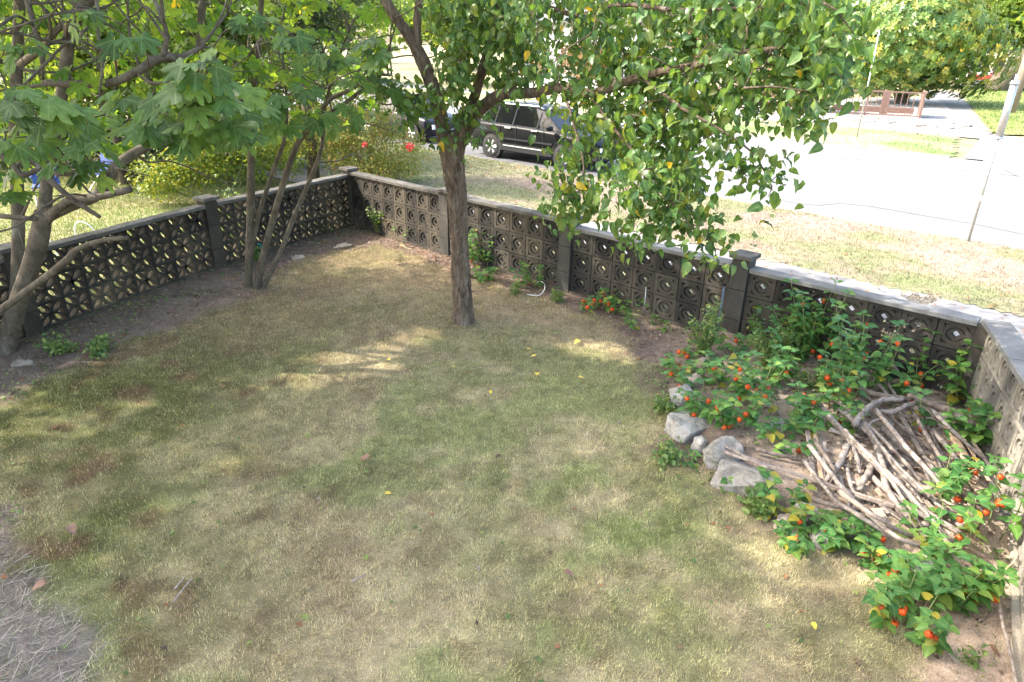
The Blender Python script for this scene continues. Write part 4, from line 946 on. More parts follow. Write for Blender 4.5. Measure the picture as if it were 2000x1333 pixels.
bgtree('broadleaf_tree', 'light green tree beyond the neighbour lawn behind the large fig', (-12.5, 20), blobs((-12.5, 20, 5.0), (3.2, 1.8, 3.2), 10, (1.8, 1.4, 1.5), 4), bk, M['tree'], .20, 11000, .5, (.2, (.3, 0), 5))
bgtree('broadleaf_tree', 'bright tree beyond the neighbour lawn behind the slender fig', (-7.8, 22), blobs((-8.2, 22, 4.8), (2.6, 1.8, 3.2), 9, (1.6, 1.4, 1.4), 5), bk, M['tree'], .19, 9500, .5, (.16, (.2, 0), 5))
bgtree('evergreen_tree', 'dark evergreen tree left of the pear trunk near the road', (-5.2, 17.8), blobs((-5.3, 17.9, 4.3), (1.3, 1.0, 1.6), 8, (1.0, .9, 1.0), 6), bk, M['ever'], .085, 16000, .28, (.13, (-.1, .1), 4.2))
bgtree('broadleaf_tree', 'yellow green tree above the dark blue hatchback', (-9.5, 31), blobs((-7.3, 31, 5.0), (3.2, 2, 1.8), 8, (1.6, 1.3, 1.2), 7), bk, M['tree'], .22, 6500, .5, (.2, (1.5, 0), 5))
bgtree('hedge', 'dark hedge along the back of the neighbour lawn', (-13, 17.4), [((-13-k*1.5+6.0, 17.2+.45*k, .95), (1.1, .8, 1.1), 1) for k in range(8)], bk, M['ever'], .11, 13000, .3, stems=6, cat='hedge')
bgtree('laurel_hedge', 'tall sunlit green hedge behind the neighbour lawn and the fig trees', (-11, 20.5), [((-17.5+k*1.35, 20.3+.4*math.sin(k*2.), 1.9+.5*math.sin(k*1.3)), (1.3, .9, 1.7), 1) for k in range(10)], bk, M['tree'], .15, 17000, .35, stems=10, cat='hedge')
bgtree('broadleaf_tree', 'small bright tree with low boughs on the neighbour lawn behind the fig fork', (-9.8, 17.2), blobs((-9.8, 17.2, 3.3), (1.7, 1.2, 1.5), 7, (1., .9, .8), 88), bk, M['tree'], .15, 8000, .35, (.09, (0, 0), 3))
c = at(430, 398); bgtree('lime_shrub', 'lime yellow shrub leaning on the petal wall from the neighbour side', (c[0], c[1]), [((c[0]-1.1, c[1]-.25, .62), (.5, .4, .45), 1), ((c[0]-.3, c[1]+.1, 1.0), (.65, .5, .6), 1.8), ((c[0]+.5, c[1]+.5, 1.15), (.65, .5, .65), 1.8), ((c[0]+1.1, c[1]+1.3, 1.0), (.5, .5, .55), 1.)], M['stem'], M['yshrub'], .075, 7500, .16, T=T_c2, cat='shrub', stems=12)
c = at(735, 333); bgtree('barberry_shrub', 'rusty green barberry shrub behind the far corner of the walls', (c[0]+.2, c[1]-1.9), [((c[0]-1.0, c[1]-2.0, 1.25), (.85, .7, .75), 1), ((c[0]+.1, c[1]-2.0, 1.45), (.85, .8, .8), 1.6), ((c[0]+.9, c[1]-1.9, .75), (.85, .7, .6), 1.2), ((c[0]+.2, c[1]-2.3, .4), (1.1, .7, .4), 1)], M['deaddark'], M['barb'], .048, 21000, .14, T=T_c2, cat='shrub', stems=14)
def flower(label, p, r):
    t = thing('red_flower', label, 'flower', p); v = ell(90, (0, 0, 0), (r, r, r*.8), .5)
    put(t, np.zeros(3), T_c2, v, rdir(90), v+rdir(90)*.3, np.full(90, .05), M['redpetal'], stuff='petals')
    MB().tube([(0, 0, -p[2]), (0, 0, 0)], [.008, .006], 5).build('stem', M['stem'], t)
M['redpetal'] = plain('red_petals', (.62, .03, .025), .5)
flower('round red flower head at the right side of the barberry shrub', Yp(800, 287, 16.6), .11)
flower('small red flower head in the middle of the barberry shrub', Yp(713, 283, 16.6), .05)
for lab, px, py, n_, rr, cnt in (('brown dry shrub left of the railing across the road', 1340, 200, 0, (3.0, 1.8, 2.8), 10000), ('dried reddish shrub at the left end of the brown railing', 1540, 218, 0, (2.3, 1.3, 1.7), 6500), ('brown shrub in front of the pale bungalow', 1150, 180, 0, (2.4, 1.5, 2.1), 6000), ('low greyish shrub by the white picket fence', 1040, 176, 0, (1.3, 1., 1.), 2500), ('tall brown leaved shrub behind the end of the railing', 1440, 185, 0, (2.6, 1.6, 3.2), 8000)):
    c = at(px, py); bgtree('dry_shrub', lab, (c[0], c[1]), blobs((c[0], c[1], rr[2]), rr, 6, (1., .9, .8), px), M['deaddark'], M['dry'], .13, cnt, .3, T=T_c2, cat='shrub', stems=8)
# rhododendron: whorls of long leaves
c = at(1775, 205); base = np.array([c[0], c[1]+1., 0]); rh = thing('rhododendron', 'huge glossy rhododendron behind the brown railing', 'shrub', base)
cc = base+np.array([0, 0, 3.6]); C = np.vstack([ell(2600, cc, (5.0, 4.4, 3.4), .55), ell(420, cc+np.array([-3.2, -1.2, -1.2]), (2.4, 2.2, 2.0), .7), ell(420, cc+np.array([2.6, -2.2, -.9]), (2.5, 2.2, 2.2), .7)])
C = C[C[:, 2] > .45]; nrm = (C-cc)/np.array([5., 4.4, 3.4]); nrm /= np.linalg.norm(nrm, axis=1)[:, None]
k = 8; a = np.arange(k)*2*math.pi/k
u = np.cross(nrm, np.array([0, 0, 1.])+rdir(len(C))*.2); u /= np.linalg.norm(u, axis=1)[:, None]; v = np.cross(nrm, u)
d = (np.cos(a)[None, :, None]*u[:, None]+np.sin(a)[None, :, None]*v[:, None]+.45*nrm[:, None]).reshape(-1, 3)+rng.normal(size=(len(C)*k, 3))*.15
up = np.repeat(nrm, k, 0)+rdir(len(C)*k)*.2; pos = np.repeat(C, k, 0)+d*.02
put(rh, base, [card(.2, .21)], pos, d, up, .30*(1+.15*rng.normal(size=len(pos))), M['rhodo'], np.repeat(rng.random(len(C)), k)*.9+rng.random(len(pos))*.09, np.where(rng.random(len(pos)) < .012, .4, 0), stuff='crown')
for q in range(6):
    b = MB(); b.tube([(random.uniform(-.5, .5), random.uniform(-.5, .5), 0), (random.uniform(-1.5, 1.5), random.uniform(-1, 1), 1.8), (random.uniform(-3, 3), random.uniform(-2, 2), 4)], [.12, .09, .04], 7); b.build('stem', M['deaddark'], rh)
ib = MB(); 
# right hand trees
c = at(1935, 178); bgtree('leaning_tree', 'leaning tree with a pale feathery crown by the corner path', (c[0], c[1]), blobs((c[0]+3.5, c[1]-3, 9.3), (5., 3.5, 3.4), 10, (2.4, 2.2, 1.6), 31), bk, M['willow'], .32, 12000, .7, (.75, (5.5, -1.5), 8.), down=.6)
c = at(1832, 172); bgtree('broadleaf_tree', 'street tree with a short trunk behind the rhododendron', (c[0], c[1]), blobs((c[0]-1, c[1], 7.5), (4., 3.5, 3), 8, (2.2, 2, 1.6), 32), bk, M['tree'], .35, 7000, .7, (.6, (.5, 0), 6.))
for j in range(9):
    x = -52+j*22; y = 96+8*math.sin(j*2.1); bgtree('broadleaf_tree', ('far tree behind the houses across the road', 'far tree closing the street behind the parked cars')[j > 5], (x, y), blobs((x, y, 6.5), (9, 4, 5), 7, (4, 3, 2.6), 50+j), bk, M['tree'], .9, 3600, 1.6, (.5, (0, 0), 6), T=T_c2, group=('distant trees behind the houses', 'distant trees down the street')[j > 5])
for j, (s_, n_, lab) in enumerate(((-52, 33, 'big street tree across the road at the far left'), (-42, 40, 'tree beside the white house across the road'), (-27.5, 47, 'round tree between the white house and the bungalow'))):
    p = sn(s_, n_); bgtree('broadleaf_tree', lab, (p[0], p[1]), blobs((p[0], p[1], 5.5), (4, 3.5, 3), 8, (2, 2, 1.7), 70+j), bk, M['tree'], .4, 5500, .7, (.3, (0, 0), 5))

# ------------------------------------------------------------------ chinese lantern plants
PUFF = None
def puff():
    V = []; F = []; n = 10; rows = [(0, 0), (.25, .34), (.5, .5), (.78, .40), (1.0, .16), (1.18, .0)]
    for i, (z, r) in enumerate(rows):
        for k in range(n):
            a = 2*math.pi*k/n; rr = r*(1. if k % 2 else .82); V.append((rr*math.cos(a), rr*math.sin(a), -z))
    for i in range(len(rows)-1):
        for k in range(n): F += [(i*n+k, i*n+(k+1) % n, (i+1)*n+(k+1) % n), (i*n+k, (i+1)*n+(k+1) % n, (i+1)*n+k)]
    G = np.array([1. if (j % n) % 2 == 0 else 0 for j in range(len(V))]); return mesh('lantern', np.array(V), np.array(F), M['husk'], True, np.stack([0*G, G, 0*G], 1))
PUFF = puff()
PM = {}
def heartmesh(k, y):
    if (k, y) not in PM:
        V, F, G = T_heart[k]; PM[k, y] = mesh('leaf', V, F, M['phys'], True, np.stack([0*G, G, 0*G+y], 1))
    return PM[k, y]
def lantern_plant(label, px, py, h, stems, tiers, lanterns, size=.10, spread=.17, yel=.05, lean=(0, 0)):
    size *= .88; stems = int(stems*1.5+.5); tiers += 1
    b = gat(px, py); t = thing('lantern_plant', label, 'plant', b); tall = 1460 < px < 1900 and py < 770
    if tall: h *= 1.25; tiers += 3; stems += 1; size *= 1.12; spread *= 1.3
    lt = []
    for s in range(stems):
        a = random.random()*6.28; o = np.array([math.cos(a), math.sin(a), 0])*spread*random.random()**.5*(1 if stems > 1 else 0)
        hh = h*random.uniform(.75, 1.1); top = o*1.9+np.array([lean[0]*hh, lean[1]*hh, hh]); o = o*.8+np.array([0, 0, -.03])
        P, r = spline([o, (o+top)/2+rng.normal(size=3)*.03, top], [.006, .005, .003], 4)
        V, F = tube(P, r, 5); part('stem', V, F, M['stem'], t, True)
        for k in range(tiers):
            f = .25+.75*(k+.6)/tiers; p = P[min(len(P)-1, int(f*(len(P)-1)+.5))]
            az0 = a+k*1.57+random.random()*.5
            for q in range(2 if k < tiers-1 else 4):
                az = az0+q*math.pi*(1 if k < tiers-1 else .5)+random.uniform(-.3, .3); el = random.uniform(-.45, .1) if k < tiers-1 else random.uniform(-.1, .5)
                d = np.array([[math.cos(az)*math.cos(el), math.sin(az)*math.cos(el), math.sin(el)]])
                sz = size*random.uniform(.75, 1.25)*(1-.25*(k/tiers)); up = np.array([[random.uniform(-.3, .3), random.uniform(-.5, .1), 1.]])
                m4 = np.eye(4); m4[:3, :3] = frames(d, up, np.array([sz]))[0]; m4[:3, 3] = p+d[0]*sz*.28
                yy = random.choice((.25, .55)) if random.random() < yel+.10*(k == 0) else 0
                link('leaf', heartmesh(random.randrange(3), yy), t, mat=Matrix(m4.tolist()))
            lt.append((p, az0+random.choice((-.8, .8))))
    for k in range(lanterns):
        p, az = random.choice(lt); L = random.uniform(.045, .085); sz = random.uniform(.048, .062)
        q = p+np.array([math.cos(az)*L, math.sin(az)*L-.015, random.uniform(-.02, .02)])
        MB().tube([p, (p+q)/2+np.array([0, 0, .012]), q], [.0015]*3, 3).build('stalk', M['stem'], t)
        o = link('lantern', PUFF, t, q); o.scale = (sz, sz, sz); o.rotation_euler = (random.uniform(-.5, .5), random.uniform(-.5, .5), random.random()*3)
    return t
for a in (('leafy lantern plant spreading over the second rock of the border', 1390, 815, .30, 4, 4, 4),
          ('lantern plant full of orange husks behind the pale rock', 1440, 830, .34, 5, 4, 7),
          ('lantern plant with a row of orange husks in the middle of the bed', 1480, 790, .40, 4, 4, 9),
          ('lantern plant with large lime leaves left of the stick pile', 1545, 815, .30, 4, 3, 3),
          ('bushy lantern plant at the upper left end of the stick pile', 1600, 845, .28, 5, 4, 2),
          ('tall lantern plant standing against the wall beside the dried flower heads', 1665, 760, .62, 5, 6, 7),
          ('lantern plant with yellowing base leaves above the driftwood', 1640, 800, .50, 5, 5, 5),
          ('lantern plant with three husks hanging under its tip below the wall post', 1545, 715, .46, 3, 5, 4),
          ('lantern plant reaching above the wall coping', 1590, 700, .70, 3, 6, 4),
          ('dark leaved lantern plant under the wall post', 1480, 660, .42, 3, 4, 2),
          ('lantern plant with bright lime leaves beside the small leaved bush', 1440, 690, .34, 3, 3, 2),
          ('small lantern plant low at the start of the rock border', 1345, 745, .22, 4, 3, 5),
          ('lantern plant beside the tan stone in the bed', 1420, 760, .30, 4, 4, 3),
          ('lantern plant under the dry twig above the rocks', 1480, 745, .30, 4, 3, 2),
          ('lantern plant growing through the dry grass by the first plank', 1520, 870, .16, 4, 3, 3),
          ('tall dark lantern plant against the wall at its right end', 1810, 745, .55, 4, 6, 6),
          ('lantern plant with red husks behind the thick dark branch', 1770, 775, .34, 4, 4, 5),
          ('pale large leaved lantern plant in the corner of the two walls', 1890, 800, .48, 4, 5, 1, .13),
          ('yellow green lantern plant above the right end of the thick branch', 1850, 850, .34, 4, 4, 2, .12),
          ('lantern plant by the pale wall with yellow tipped leaves', 1935, 880, .42, 3, 5, 3, .11),
          ('upright lantern plant with a chain of husks close to the pale wall', 1950, 1040, .62, 2, 6, 9, .11),
          ('lantern plant growing through the right side of the stick pile', 1810, 955, .34, 4, 4, 5),
          ('lantern plant with wide lime leaves below the planks', 1890, 1050, .34, 2, 3, 4, .12),
          ('yellow leaved lantern plant at the end of the long grey plank', 1530, 1010, .30, 4, 4, 1, .10, .14, .5),
          ('lantern plant over the upright stones at the foot of the bed', 1600, 1045, .22, 3, 3, 1),
          ('lantern plant with husks in front of the short logs', 1665, 1075, .24, 4, 3, 5),
          ('low lantern plant at the lawn edge below the stones', 1600, 1085, .18, 5, 3, 2),
          ('broad lantern plant at the centre of the lower edge row', 1725, 1110, .22, 4, 3, 5, .11),
          ('lantern plant sprawling below the thick cut pole', 1790, 1140, .22, 5, 2, 5, .11),
          ('dense lantern plant at the right end of the lower row', 1860, 1180, .30, 6, 4, 5),
          ('small round lantern plant nearest the cut pole end', 1800, 1070, .20, 4, 3, 0, .085),
          ('separate lantern plant with a big husk on top nearest the viewer', 1765, 1225, .30, 5, 4, 7),
          ('little lantern plant on the lawn edge below the round rock', 1380, 925, .12, 2, 3, 0, .07),
          ('lantern plant climbing beside the pear trunk at the wall', 940, 520, .55, 5, 6, 3, .10),
          ('lantern plant with lime lower leaves at the foot of the pear tree wall', 935, 545, .22, 4, 3, 0, .10),
          ('small dark lantern plant at the wall right of the pear tree', 1032, 560, .34, 4, 4, 0, .085),
          ('lantern plant with withered husks under the second wall post', 1150, 605, .22, 5, 3, 9, .06),
          ('round leaved lantern plant by the white pipe', 1195, 608, .24, 3, 4, 3, .10),
          ('small two tone lantern plant at the soil edge', 1262, 640, .16, 3, 3, 0, .07),
          ('tiny lantern plant in the light patch near the far corner', 795, 470, .24, 3, 3, 2, .07),
          ('red tinted lantern plant low on the soil left of the bush', 1320, 700, .18, 4, 3, 6, .07),
          ('lone weed like lantern plant between the soil and the wall behind the pipe', 1275, 610, .20, 2, 3, 0, .08)):
    lantern_plant(*a)
def weed(label, px, py, h, r, n, size=.03, stems=6, mt='weed', name='weed', cat='weed'):
    b = gat(px, py); t = thing(name, label, cat, b); tips = []
    for s in range(stems):
        a = random.random()*6.28; rr = r*random.random()**.5; top = np.array([math.cos(a)*rr, math.sin(a)*rr, h*random.uniform(.6, 1.1)])
        P, rad = spline([(0, 0, -.03), top*.5+rng.normal(size=3)*.03, top], [.004, .003, .002], 5); V, F = tube(P, rad, 4); part('stem', V, F, M['stem'], t, True); tips.append(P)
    tips = np.vstack([p[1:] for p in tips]); n = int(n*1.7); size *= 1.25; q = tips[rng.integers(0, len(tips), n)]+rng.normal(size=(n, 3))*size*.8
    d = rdir(n); d[:, 2] += .1; put(t, np.zeros(3), T_card, q, d, rdir(n)*.5+np.array([0, -.3, .8]), size*(1+.3*rng.normal(size=n)).clip(.5, 1.6), M[mt])
    return t
for a in (('feathery green weed in front of the dark wall post', 1375, 690, .55, .22, 420, .035, 9), ('small leaved bush in the middle of the lantern bed', 1500, 720, .40, .28, 800, .03, 10), ('arching small leaved bush touching the wall top', 1510, 640, .75, .22, 500, .032, 7),
          ('thin weed at the foot of the wall beside the dark post', 1410, 640, .5, .2, 220, .03, 6), ('pale leaved weed against the corner of the two walls', 700, 435, .75, .18, 420, .04, 7), ('light green weed on the sunlit part of the wall', 745, 455, .45, .25, 500, .035, 9),
          ('ivy like weed on the petal wall beside the slender fig', 455, 480, .85, .18, 550, .045, 7), ('low weed by the white hose curl', 1005, 575, .18, .12, 160, .03, 5), ('low creeping weed between hose and post', 1090, 590, .14, .15, 180, .03, 6),
          ('sparse weed in the left soil bed', 190, 690, .12, .18, 160, .045, 6), ('yellow tinted weed clump in the left soil bed', 120, 690, .14, .2, 160, .045, 6), ('weed beside the turquoise tray', 500, 510, .28, .08, 120, .04, 4), ('weed between the soil bed and the far corner', 630, 455, .22, .12, 140, .035, 5), ('green weed under the barberry corner', 800, 462, .30, .2, 300, .04, 7),
          ('weed on the lawn edge beside the rocks', 1290, 800, .10, .14, 130, .035, 5), ('weed tuft beside the round rock on the lawn edge', 1300, 890, .07, .2, 160, .04, 6), ('weed at the bottom right on the bare soil', 1890, 1295, .05, .05, 40, .03, 4), ('low weed below the long plank', 1480, 1000, .10, .16, 170, .04, 5), ('bush of small leaves right of the tall lantern plant', 1560, 700, .5, .3, 520, .032, 8),
          ('weed filling the gap under the husk row', 1600, 760, .22, .35, 420, .035, 8)):
    weed(*a)
# dried umbel plant
def umbel(label, px, py, h):
    b = gat(px, py); t = thing('dried_flower_plant', label, 'plant', b)
    for s in range(7):
        top = np.array([random.uniform(-.22, .25), random.uniform(-.15, .2), h*random.uniform(.7, 1.1)]); V, F = tube(*spline([(0, 0, 0), top*.5, top], [.005, .004, .002], 4), 4); part('stem', V, F, M['umbel'], t, True)
        bb = MB()
        for k in range(26):
            e = top+np.array([random.gauss(0, .07), random.gauss(0, .07), random.uniform(0, .06)]); bb.tube([top-np.array([0, 0, .05]), e], [.0015, .0015], 3)
            v, f, g = card2(.5)
            for z in range(3): bb.add([tuple(e+np.array(p)*.022+rng.normal(size=3)*.006) for p in (rdir(4)*.6)], [(0, 1, 2), (0, 2, 3)])
        bb.build('flower_head', M['umbel'], t, kind='stuff')
umbel('dried beige flower heads in front of the wall', 1735, 735, .62)
umbel('lone dried seed head poking above the pavement edge', 1790, 705, .72)

# ------------------------------------------------------------------ rocks
def rock(label, px, py, w_, d_, h_, m, rz=0, sink=.3, seed=0, flat=0.):
    w_, d_, h_ = w_*1.5, d_*1.45, h_*1.35; p = gat(px, py); rr = np.random.default_rng(seed+int(px)); V = rr.normal(size=(42, 3)); V /= np.linalg.norm(V, axis=1)[:, None]
    V = np.sign(V)*np.abs(V)**.72; V = V*(1+.12*rr.normal(size=(42, 1)))*np.array([w_/2, d_/2, h_/2]); me = hull(V, M[m], 'rock')
    o = link('rock', me, None, (p[0], p[1], p[2]+h_*(.38-sink))); o.rotation_euler = (rr.uniform(-.12, .12), rr.uniform(-.12, .12), rz)
    md = o.modifiers.new('b', 'BEVEL'); md.width = .03; md.segments = 3; md.limit_method = 'ANGLE'; md.angle_limit = R(15)
    md = o.modifiers.new('s', 'SUBSURF'); md.levels = 1; md.render_levels = 3
    tx = bpy.data.textures.new('rocknoise', 'CLOUDS'); tx.noise_scale = .09; md = o.modifiers.new('d', 'DISPLACE'); md.texture = tx; md.strength = .05; md.texture_coords = 'LOCAL'; md.mid_level = .5
    for pl in me.polygons: pl.use_smooth = True
    solo(o, label, 'rock')
for a in (('grey upright rock at the upper end of the border', 1331, 785, .17, .16, .20, 'rock', .2), ('largest blocky grey rock of the border', 1338, 842, .27, .24, .22, 'rock', .5), ('small dark rock wedged between two larger ones', 1366, 880, .10, .09, .16, 'rock', .3), ('round grey rock in the middle of the border', 1408, 890, .25, .22, .22, 'rock', 0), ('wide flat grey slab rock below the long plank', 1452, 950, .36, .26, .18, 'rock', -.5),
          ('small pale tan stone above the grey rocks', 1352, 752, .14, .12, .14, 'rockp', 0), ('tan stone standing in the bed behind the husks', 1372, 722, .09, .08, .16, 'rockp', .4), ('stone lying in the dry grass beside the lantern bed', 1520, 838, .14, .11, .10, 'rock', .6), ('upright grey stone at the lower row of plants', 1572, 1020, .14, .11, .24, 'rock', .1), ('brown stone beside the upright stone', 1612, 1020, .12, .1, .14, 'rockp', .3), ('mossy round stone at the lawn edge below the plants', 1612, 1062, .15, .14, .18, 'rock', 0),
          ('dark stone behind the upright one', 1540, 1035, .15, .13, .12, 'rockp', .9), ('half buried stone among the lower leaves', 1800, 1120, .18, .14, .12, 'rock', .3), ('flat stone sunk in the soil under the slender fig', 668, 482, .20, .12, .05, 'rockp', .5), ('flat grey stone in the far soil bed', 583, 505, .15, .10, .04, 'rockp', .3), ('small stone in the left soil bed', 45, 712, .16, .09, .06, 'rockp', .2)):
    rock(*a)
b = MB(); b.box((0, 0, 0), (.035, .03, .02)); p = gat(448, 580)
# ------------------------------------------------------------------ stick pile
def stick(label, pts, r, m, kind='r', name='dead_branch', z=.06, group=None, w_=None):
    P = []
    for i, q in enumerate(pts):
        zz = q[2] if len(q) > 2 else z; a = at(q[0], q[1], .12+zz); P.append(a)
    P = np.array(P); c = P.mean(0)
    if kind == 'r':
        r *= 1.1; rr = np.linspace(r, r*.72, len(P)); Q, rad = spline(P, rr, 6); rad = rad*(1+.10*np.sin(np.arange(len(rad))*2.1)); Q = Q+rng.normal(size=Q.shape)*r*.10
        V, F = tube(Q, rad, 9, .14)
    else:
        b = MB(); a, e = P[0], P[-1]; v = e-a; L = np.linalg.norm(v); yaw = math.atan2(v[1], v[0]); pit = -math.asin(v[2]/L)
        n = 5; mt = Matrix.Translation(Vector((a+e)/2)) @ Matrix.Rotation(yaw, 4, 'Z') @ Matrix.Rotation(pit, 4, 'Y') @ Matrix.Rotation(random.uniform(-.3, .3), 4, 'X'); V = []
        for j in range(n+1):
            xx = -L/2+L*j/n; ww, hh = r*random.uniform(.9, 1.05), r*.38*random.uniform(.9, 1.1); jj = random.uniform(-.15, .15)*r*(j in (0, n))
            V += [mt @ Vector((xx+jj, sy*ww, sz*hh)) for sy, sz in ((-1, -1), (1, -1), (1, 1), (-1, 1))]
        F = [(4*j+s, 4*j+(s+1) % 4, 4*j+4+(s+1) % 4, 4*j+4+s) for j in range(n) for s in range(4)]+[(3, 2, 1, 0), (4*n, 4*n+1, 4*n+2, 4*n+3)]; V = np.array([list(v) for v in V])
    o = part(name, V-c, F, M[m], None, kind == 'r'); o.location = c; solo(o, label, 'plank' if name == 'plank' else 'branch', group)
S = stick
S('long cut pole across the pile ending with a pale sawn end', [(1612, 808, .14), (1690, 890, .12), (1790, 985, .08), (1886, 1048, .03)], .026, 'dead')
S('long crooked branch beside the cut pole', [(1640, 800, .16), (1700, 850, .16), (1722, 905, .13), (1735, 960, .1), (1790, 1030, .05)], .028, 'dead')
S('pale split branch in the middle of the pile', [(1672, 810, .18), (1715, 868, .18), (1770, 935, .15), (1838, 985, .10)], .020, 'dead')
S('second pale split branch lying along the first', [(1690, 830, .2), (1735, 890, .2), (1790, 945, .17), (1848, 1000, .11)], .016, 'dead')
S('thick dark branch arching over the planks', [(1775, 775, .26), (1810, 785, .28), (1850, 800, .28), (1890, 822, .25), (1915, 832, .18)], .034, 'deaddark')
S('pale driftwood branch curving over the pile', [(1668, 830, .2), (1692, 800, .27), (1722, 782, .3), (1765, 780, .3)], .028, 'dead')
S('forked pale driftwood under the curved one', [(1700, 800, .2), (1735, 806, .24), (1765, 796, .26), (1795, 782, .26)], .024, 'dead')
S('shaggy dark branch at the top of the pile', [(1668, 755, .18), (1700, 768, .22), (1735, 775, .25), (1780, 780, .28)], .03, 'deaddark')
S('short thick log pointing down the left of the pile', [(1655, 870, .12), (1640, 905, .09), (1615, 938, .05)], .028, 'dead')
S('short sawn log with a pale end in the pile', [(1705, 908, .1), (1690, 935, .08), (1678, 958, .05)], .028, 'dead')
S('knobbly branch left of the pale split branches', [(1620, 840, .12), (1650, 850, .12), (1672, 890, .1), (1680, 925, .08)], .022, 'dead')
S('thin dark branch lying beneath the upright planks', [(1475, 878, .07), (1540, 893, .07), (1610, 905, .07), (1690, 915, .07)], .017, 'deaddark')
S('bent branch under the lower end of the pile', [(1700, 930, .06), (1740, 965, .07), (1790, 1000, .06), (1830, 1022, .04)], .024, 'dead')
S('dark branch running to the lower edge of the pile', [(1735, 970, .05), (1755, 1000, .05), (1772, 1025, .03)], .018, 'deaddark')
S('branch poking from the pile between husks and planks', [(1700, 725, .16), (1718, 752, .16), (1742, 785, .2)], .020, 'dead')
S('second short branch beside the poking one', [(1722, 722, .14), (1735, 750, .16), (1752, 778, .2)], .017, 'dead')
S('crooked thin branch in the right of the pile', [(1800, 808, .12), (1820, 850, .1), (1840, 890, .07), (1858, 925, .04)], .014, 'deaddark')
S('thick branch right of the standing board', [(1725, 835, .14), (1755, 865, .14), (1780, 890, .1), (1800, 905, .08)], .034, 'dead')
S('pale branch between the board and the crooked one', [(1820, 840, .08), (1850, 875, .08), (1885, 915, .05)], .022, 'dead')
S('bent root like stump beside the pale wall', [(1905, 972, .16), (1896, 1000, .12), (1908, 1030, .05)], .03, 'deaddark')
S('hollow ended log under the wide lime leaves', [(1855, 1000, .05), (1878, 1032, .03)], .03, 'dead')
S('dark branch crossing under the driftwood loop', [(1668, 850, .08), (1700, 860, .1), (1722, 840, .12)], .016, 'deaddark')
S('thin looped twig inside the driftwood', [(1690, 845, .16), (1702, 825, .2), (1725, 820, .22), (1735, 838, .18)], .012, 'dead')
S('thin pale twig rising from the pile towards the wall', [(1722, 690, .2), (1755, 735, .22), (1800, 775, .26)], .005, 'dead')
S('weathered stick across the lower logs', [(1650, 905, .05), (1665, 960, .04), (1672, 1000, .02)], .018, 'dead')
S('slim stick at the lower left of the pile', [(1640, 930, .06), (1655, 975, .04), (1658, 1000, .02)], .014, 'dead')
S('stubby branch beside the pile lower end', [(1745, 925, .06), (1770, 960, .06), (1812, 1000, .04)], .020, 'deaddark')
S('outermost long stick at the top left of the pile', [(1650, 775, .14), (1680, 815, .15), (1725, 870, .14)], .018, 'deaddark')
for lab, pts, r, m in (('long grey plank lying from the slab rock into the pile', [(1413, 882, .10), (1745, 988, .06)], .022, 'plank'), ('split end plank beside the long one', [(1418, 872, .12), (1500, 915, .10)], .014, 'plank'), ('leftmost upright board of the pile', [(1577, 842, .10), (1592, 962, .04)], .020, 'plank'), ('second upright board beside the leftmost', [(1592, 850, .10), (1604, 935, .06)], .016, 'tanplank'), ('narrow upright board next to the short log', [(1610, 862, .08), (1607, 945, .04)], .014, 'plank'),
                       ('standing board behind the driftwood', [(1742, 800, .12), (1738, 885, .06)], .020, 'plank'), ('split board right of the driftwood loop', [(1756, 805, .12), (1800, 888, .06)], .020, 'plank'), ('wide tan board at the right of the pile', [(1845, 822, .10), (1905, 930, .04)], .034, 'tanplank'), ('thin tan lath along the wide board', [(1858, 818, .13), (1932, 940, .05)], .012, 'tanplank'), ('grey lath at the right end of the boards', [(1878, 830, .10), (1935, 915, .05)], .014, 'plank'), ('light board lying below the driftwood', [(1830, 845, .06), (1872, 905, .04)], .020, 'plank'), ('whitish lath in front of the long plank', [(1668, 968, .07), (1740, 990, .05)], .012, 'plank'), ('grey board under the crooked thin branch', [(1790, 870, .05), (1850, 960, .03)], .018, 'plank')):
    S(lab, pts, r, m, 'p', 'plank')
for k, (x0, y0, x1, y1) in enumerate(((1570, 900, 1660, 1010), (1610, 905, 1720, 1030), (1585, 975, 1700, 1000), (1640, 985, 1760, 1060), (1700, 1010, 1800, 1070), (1590, 860, 1640, 960), (1600, 790, 1760, 960), (1625, 775, 1800, 940), (1660, 745, 1850, 900), (1690, 880, 1860, 1060), (1650, 840, 1800, 1030), (1780, 800, 1900, 960), (1800, 780, 1925, 900), (1700, 790, 1870, 985), (1740, 700, 1800, 760), (1580, 870, 1700, 1010), (1640, 960, 1780, 1050))):
    S(('straight grey stick lying across the pile', 'slightly bent stick lying lengthwise in the pile')[k % 2], [(x0, y0, .10+.01*k), ((x0+x1)/2+random.uniform(-12, 12), (y0+y1)/2+random.uniform(-8, 8), .11+.01*k), (x1, y1, .05)], random.uniform(.013, .022), ('dead', 'plank', 'deaddark')[k % 3], group=('straight sticks of the pile', 'bent sticks of the pile')[k % 2])
for k in range(30):
    x, y = random.uniform(1660, 1900), random.uniform(800, 1010); a = random.uniform(.3, 1.5); L = random.uniform(30, 80)
    S('thin dry stick lying in the stick pile', [(x, y, .03), (x+L*.5*math.cos(a), y+L*.5*math.sin(a), .05), (x+L*math.cos(a), y+L*math.sin(a), .02)], random.uniform(.006, .014), random.choice(('dead', 'deaddark')), group='thin dry sticks of the pile')
S('white barked stick along the foot of the pale wall', [(1952, 1165, -.02), (1958, 1215, -.02), (1972, 1270, -.04), (1988, 1345, -.06)], .012, 'dead')
S('red brown rod leaning against the pale wall', [(1922, 1166, -.05), (1950, 1130, .1), (1982, 1095, .3)], .007, 'tanplank')
V = []; F = []; C = []; n = 420     # chips, bark flakes and dead leaves between the sticks
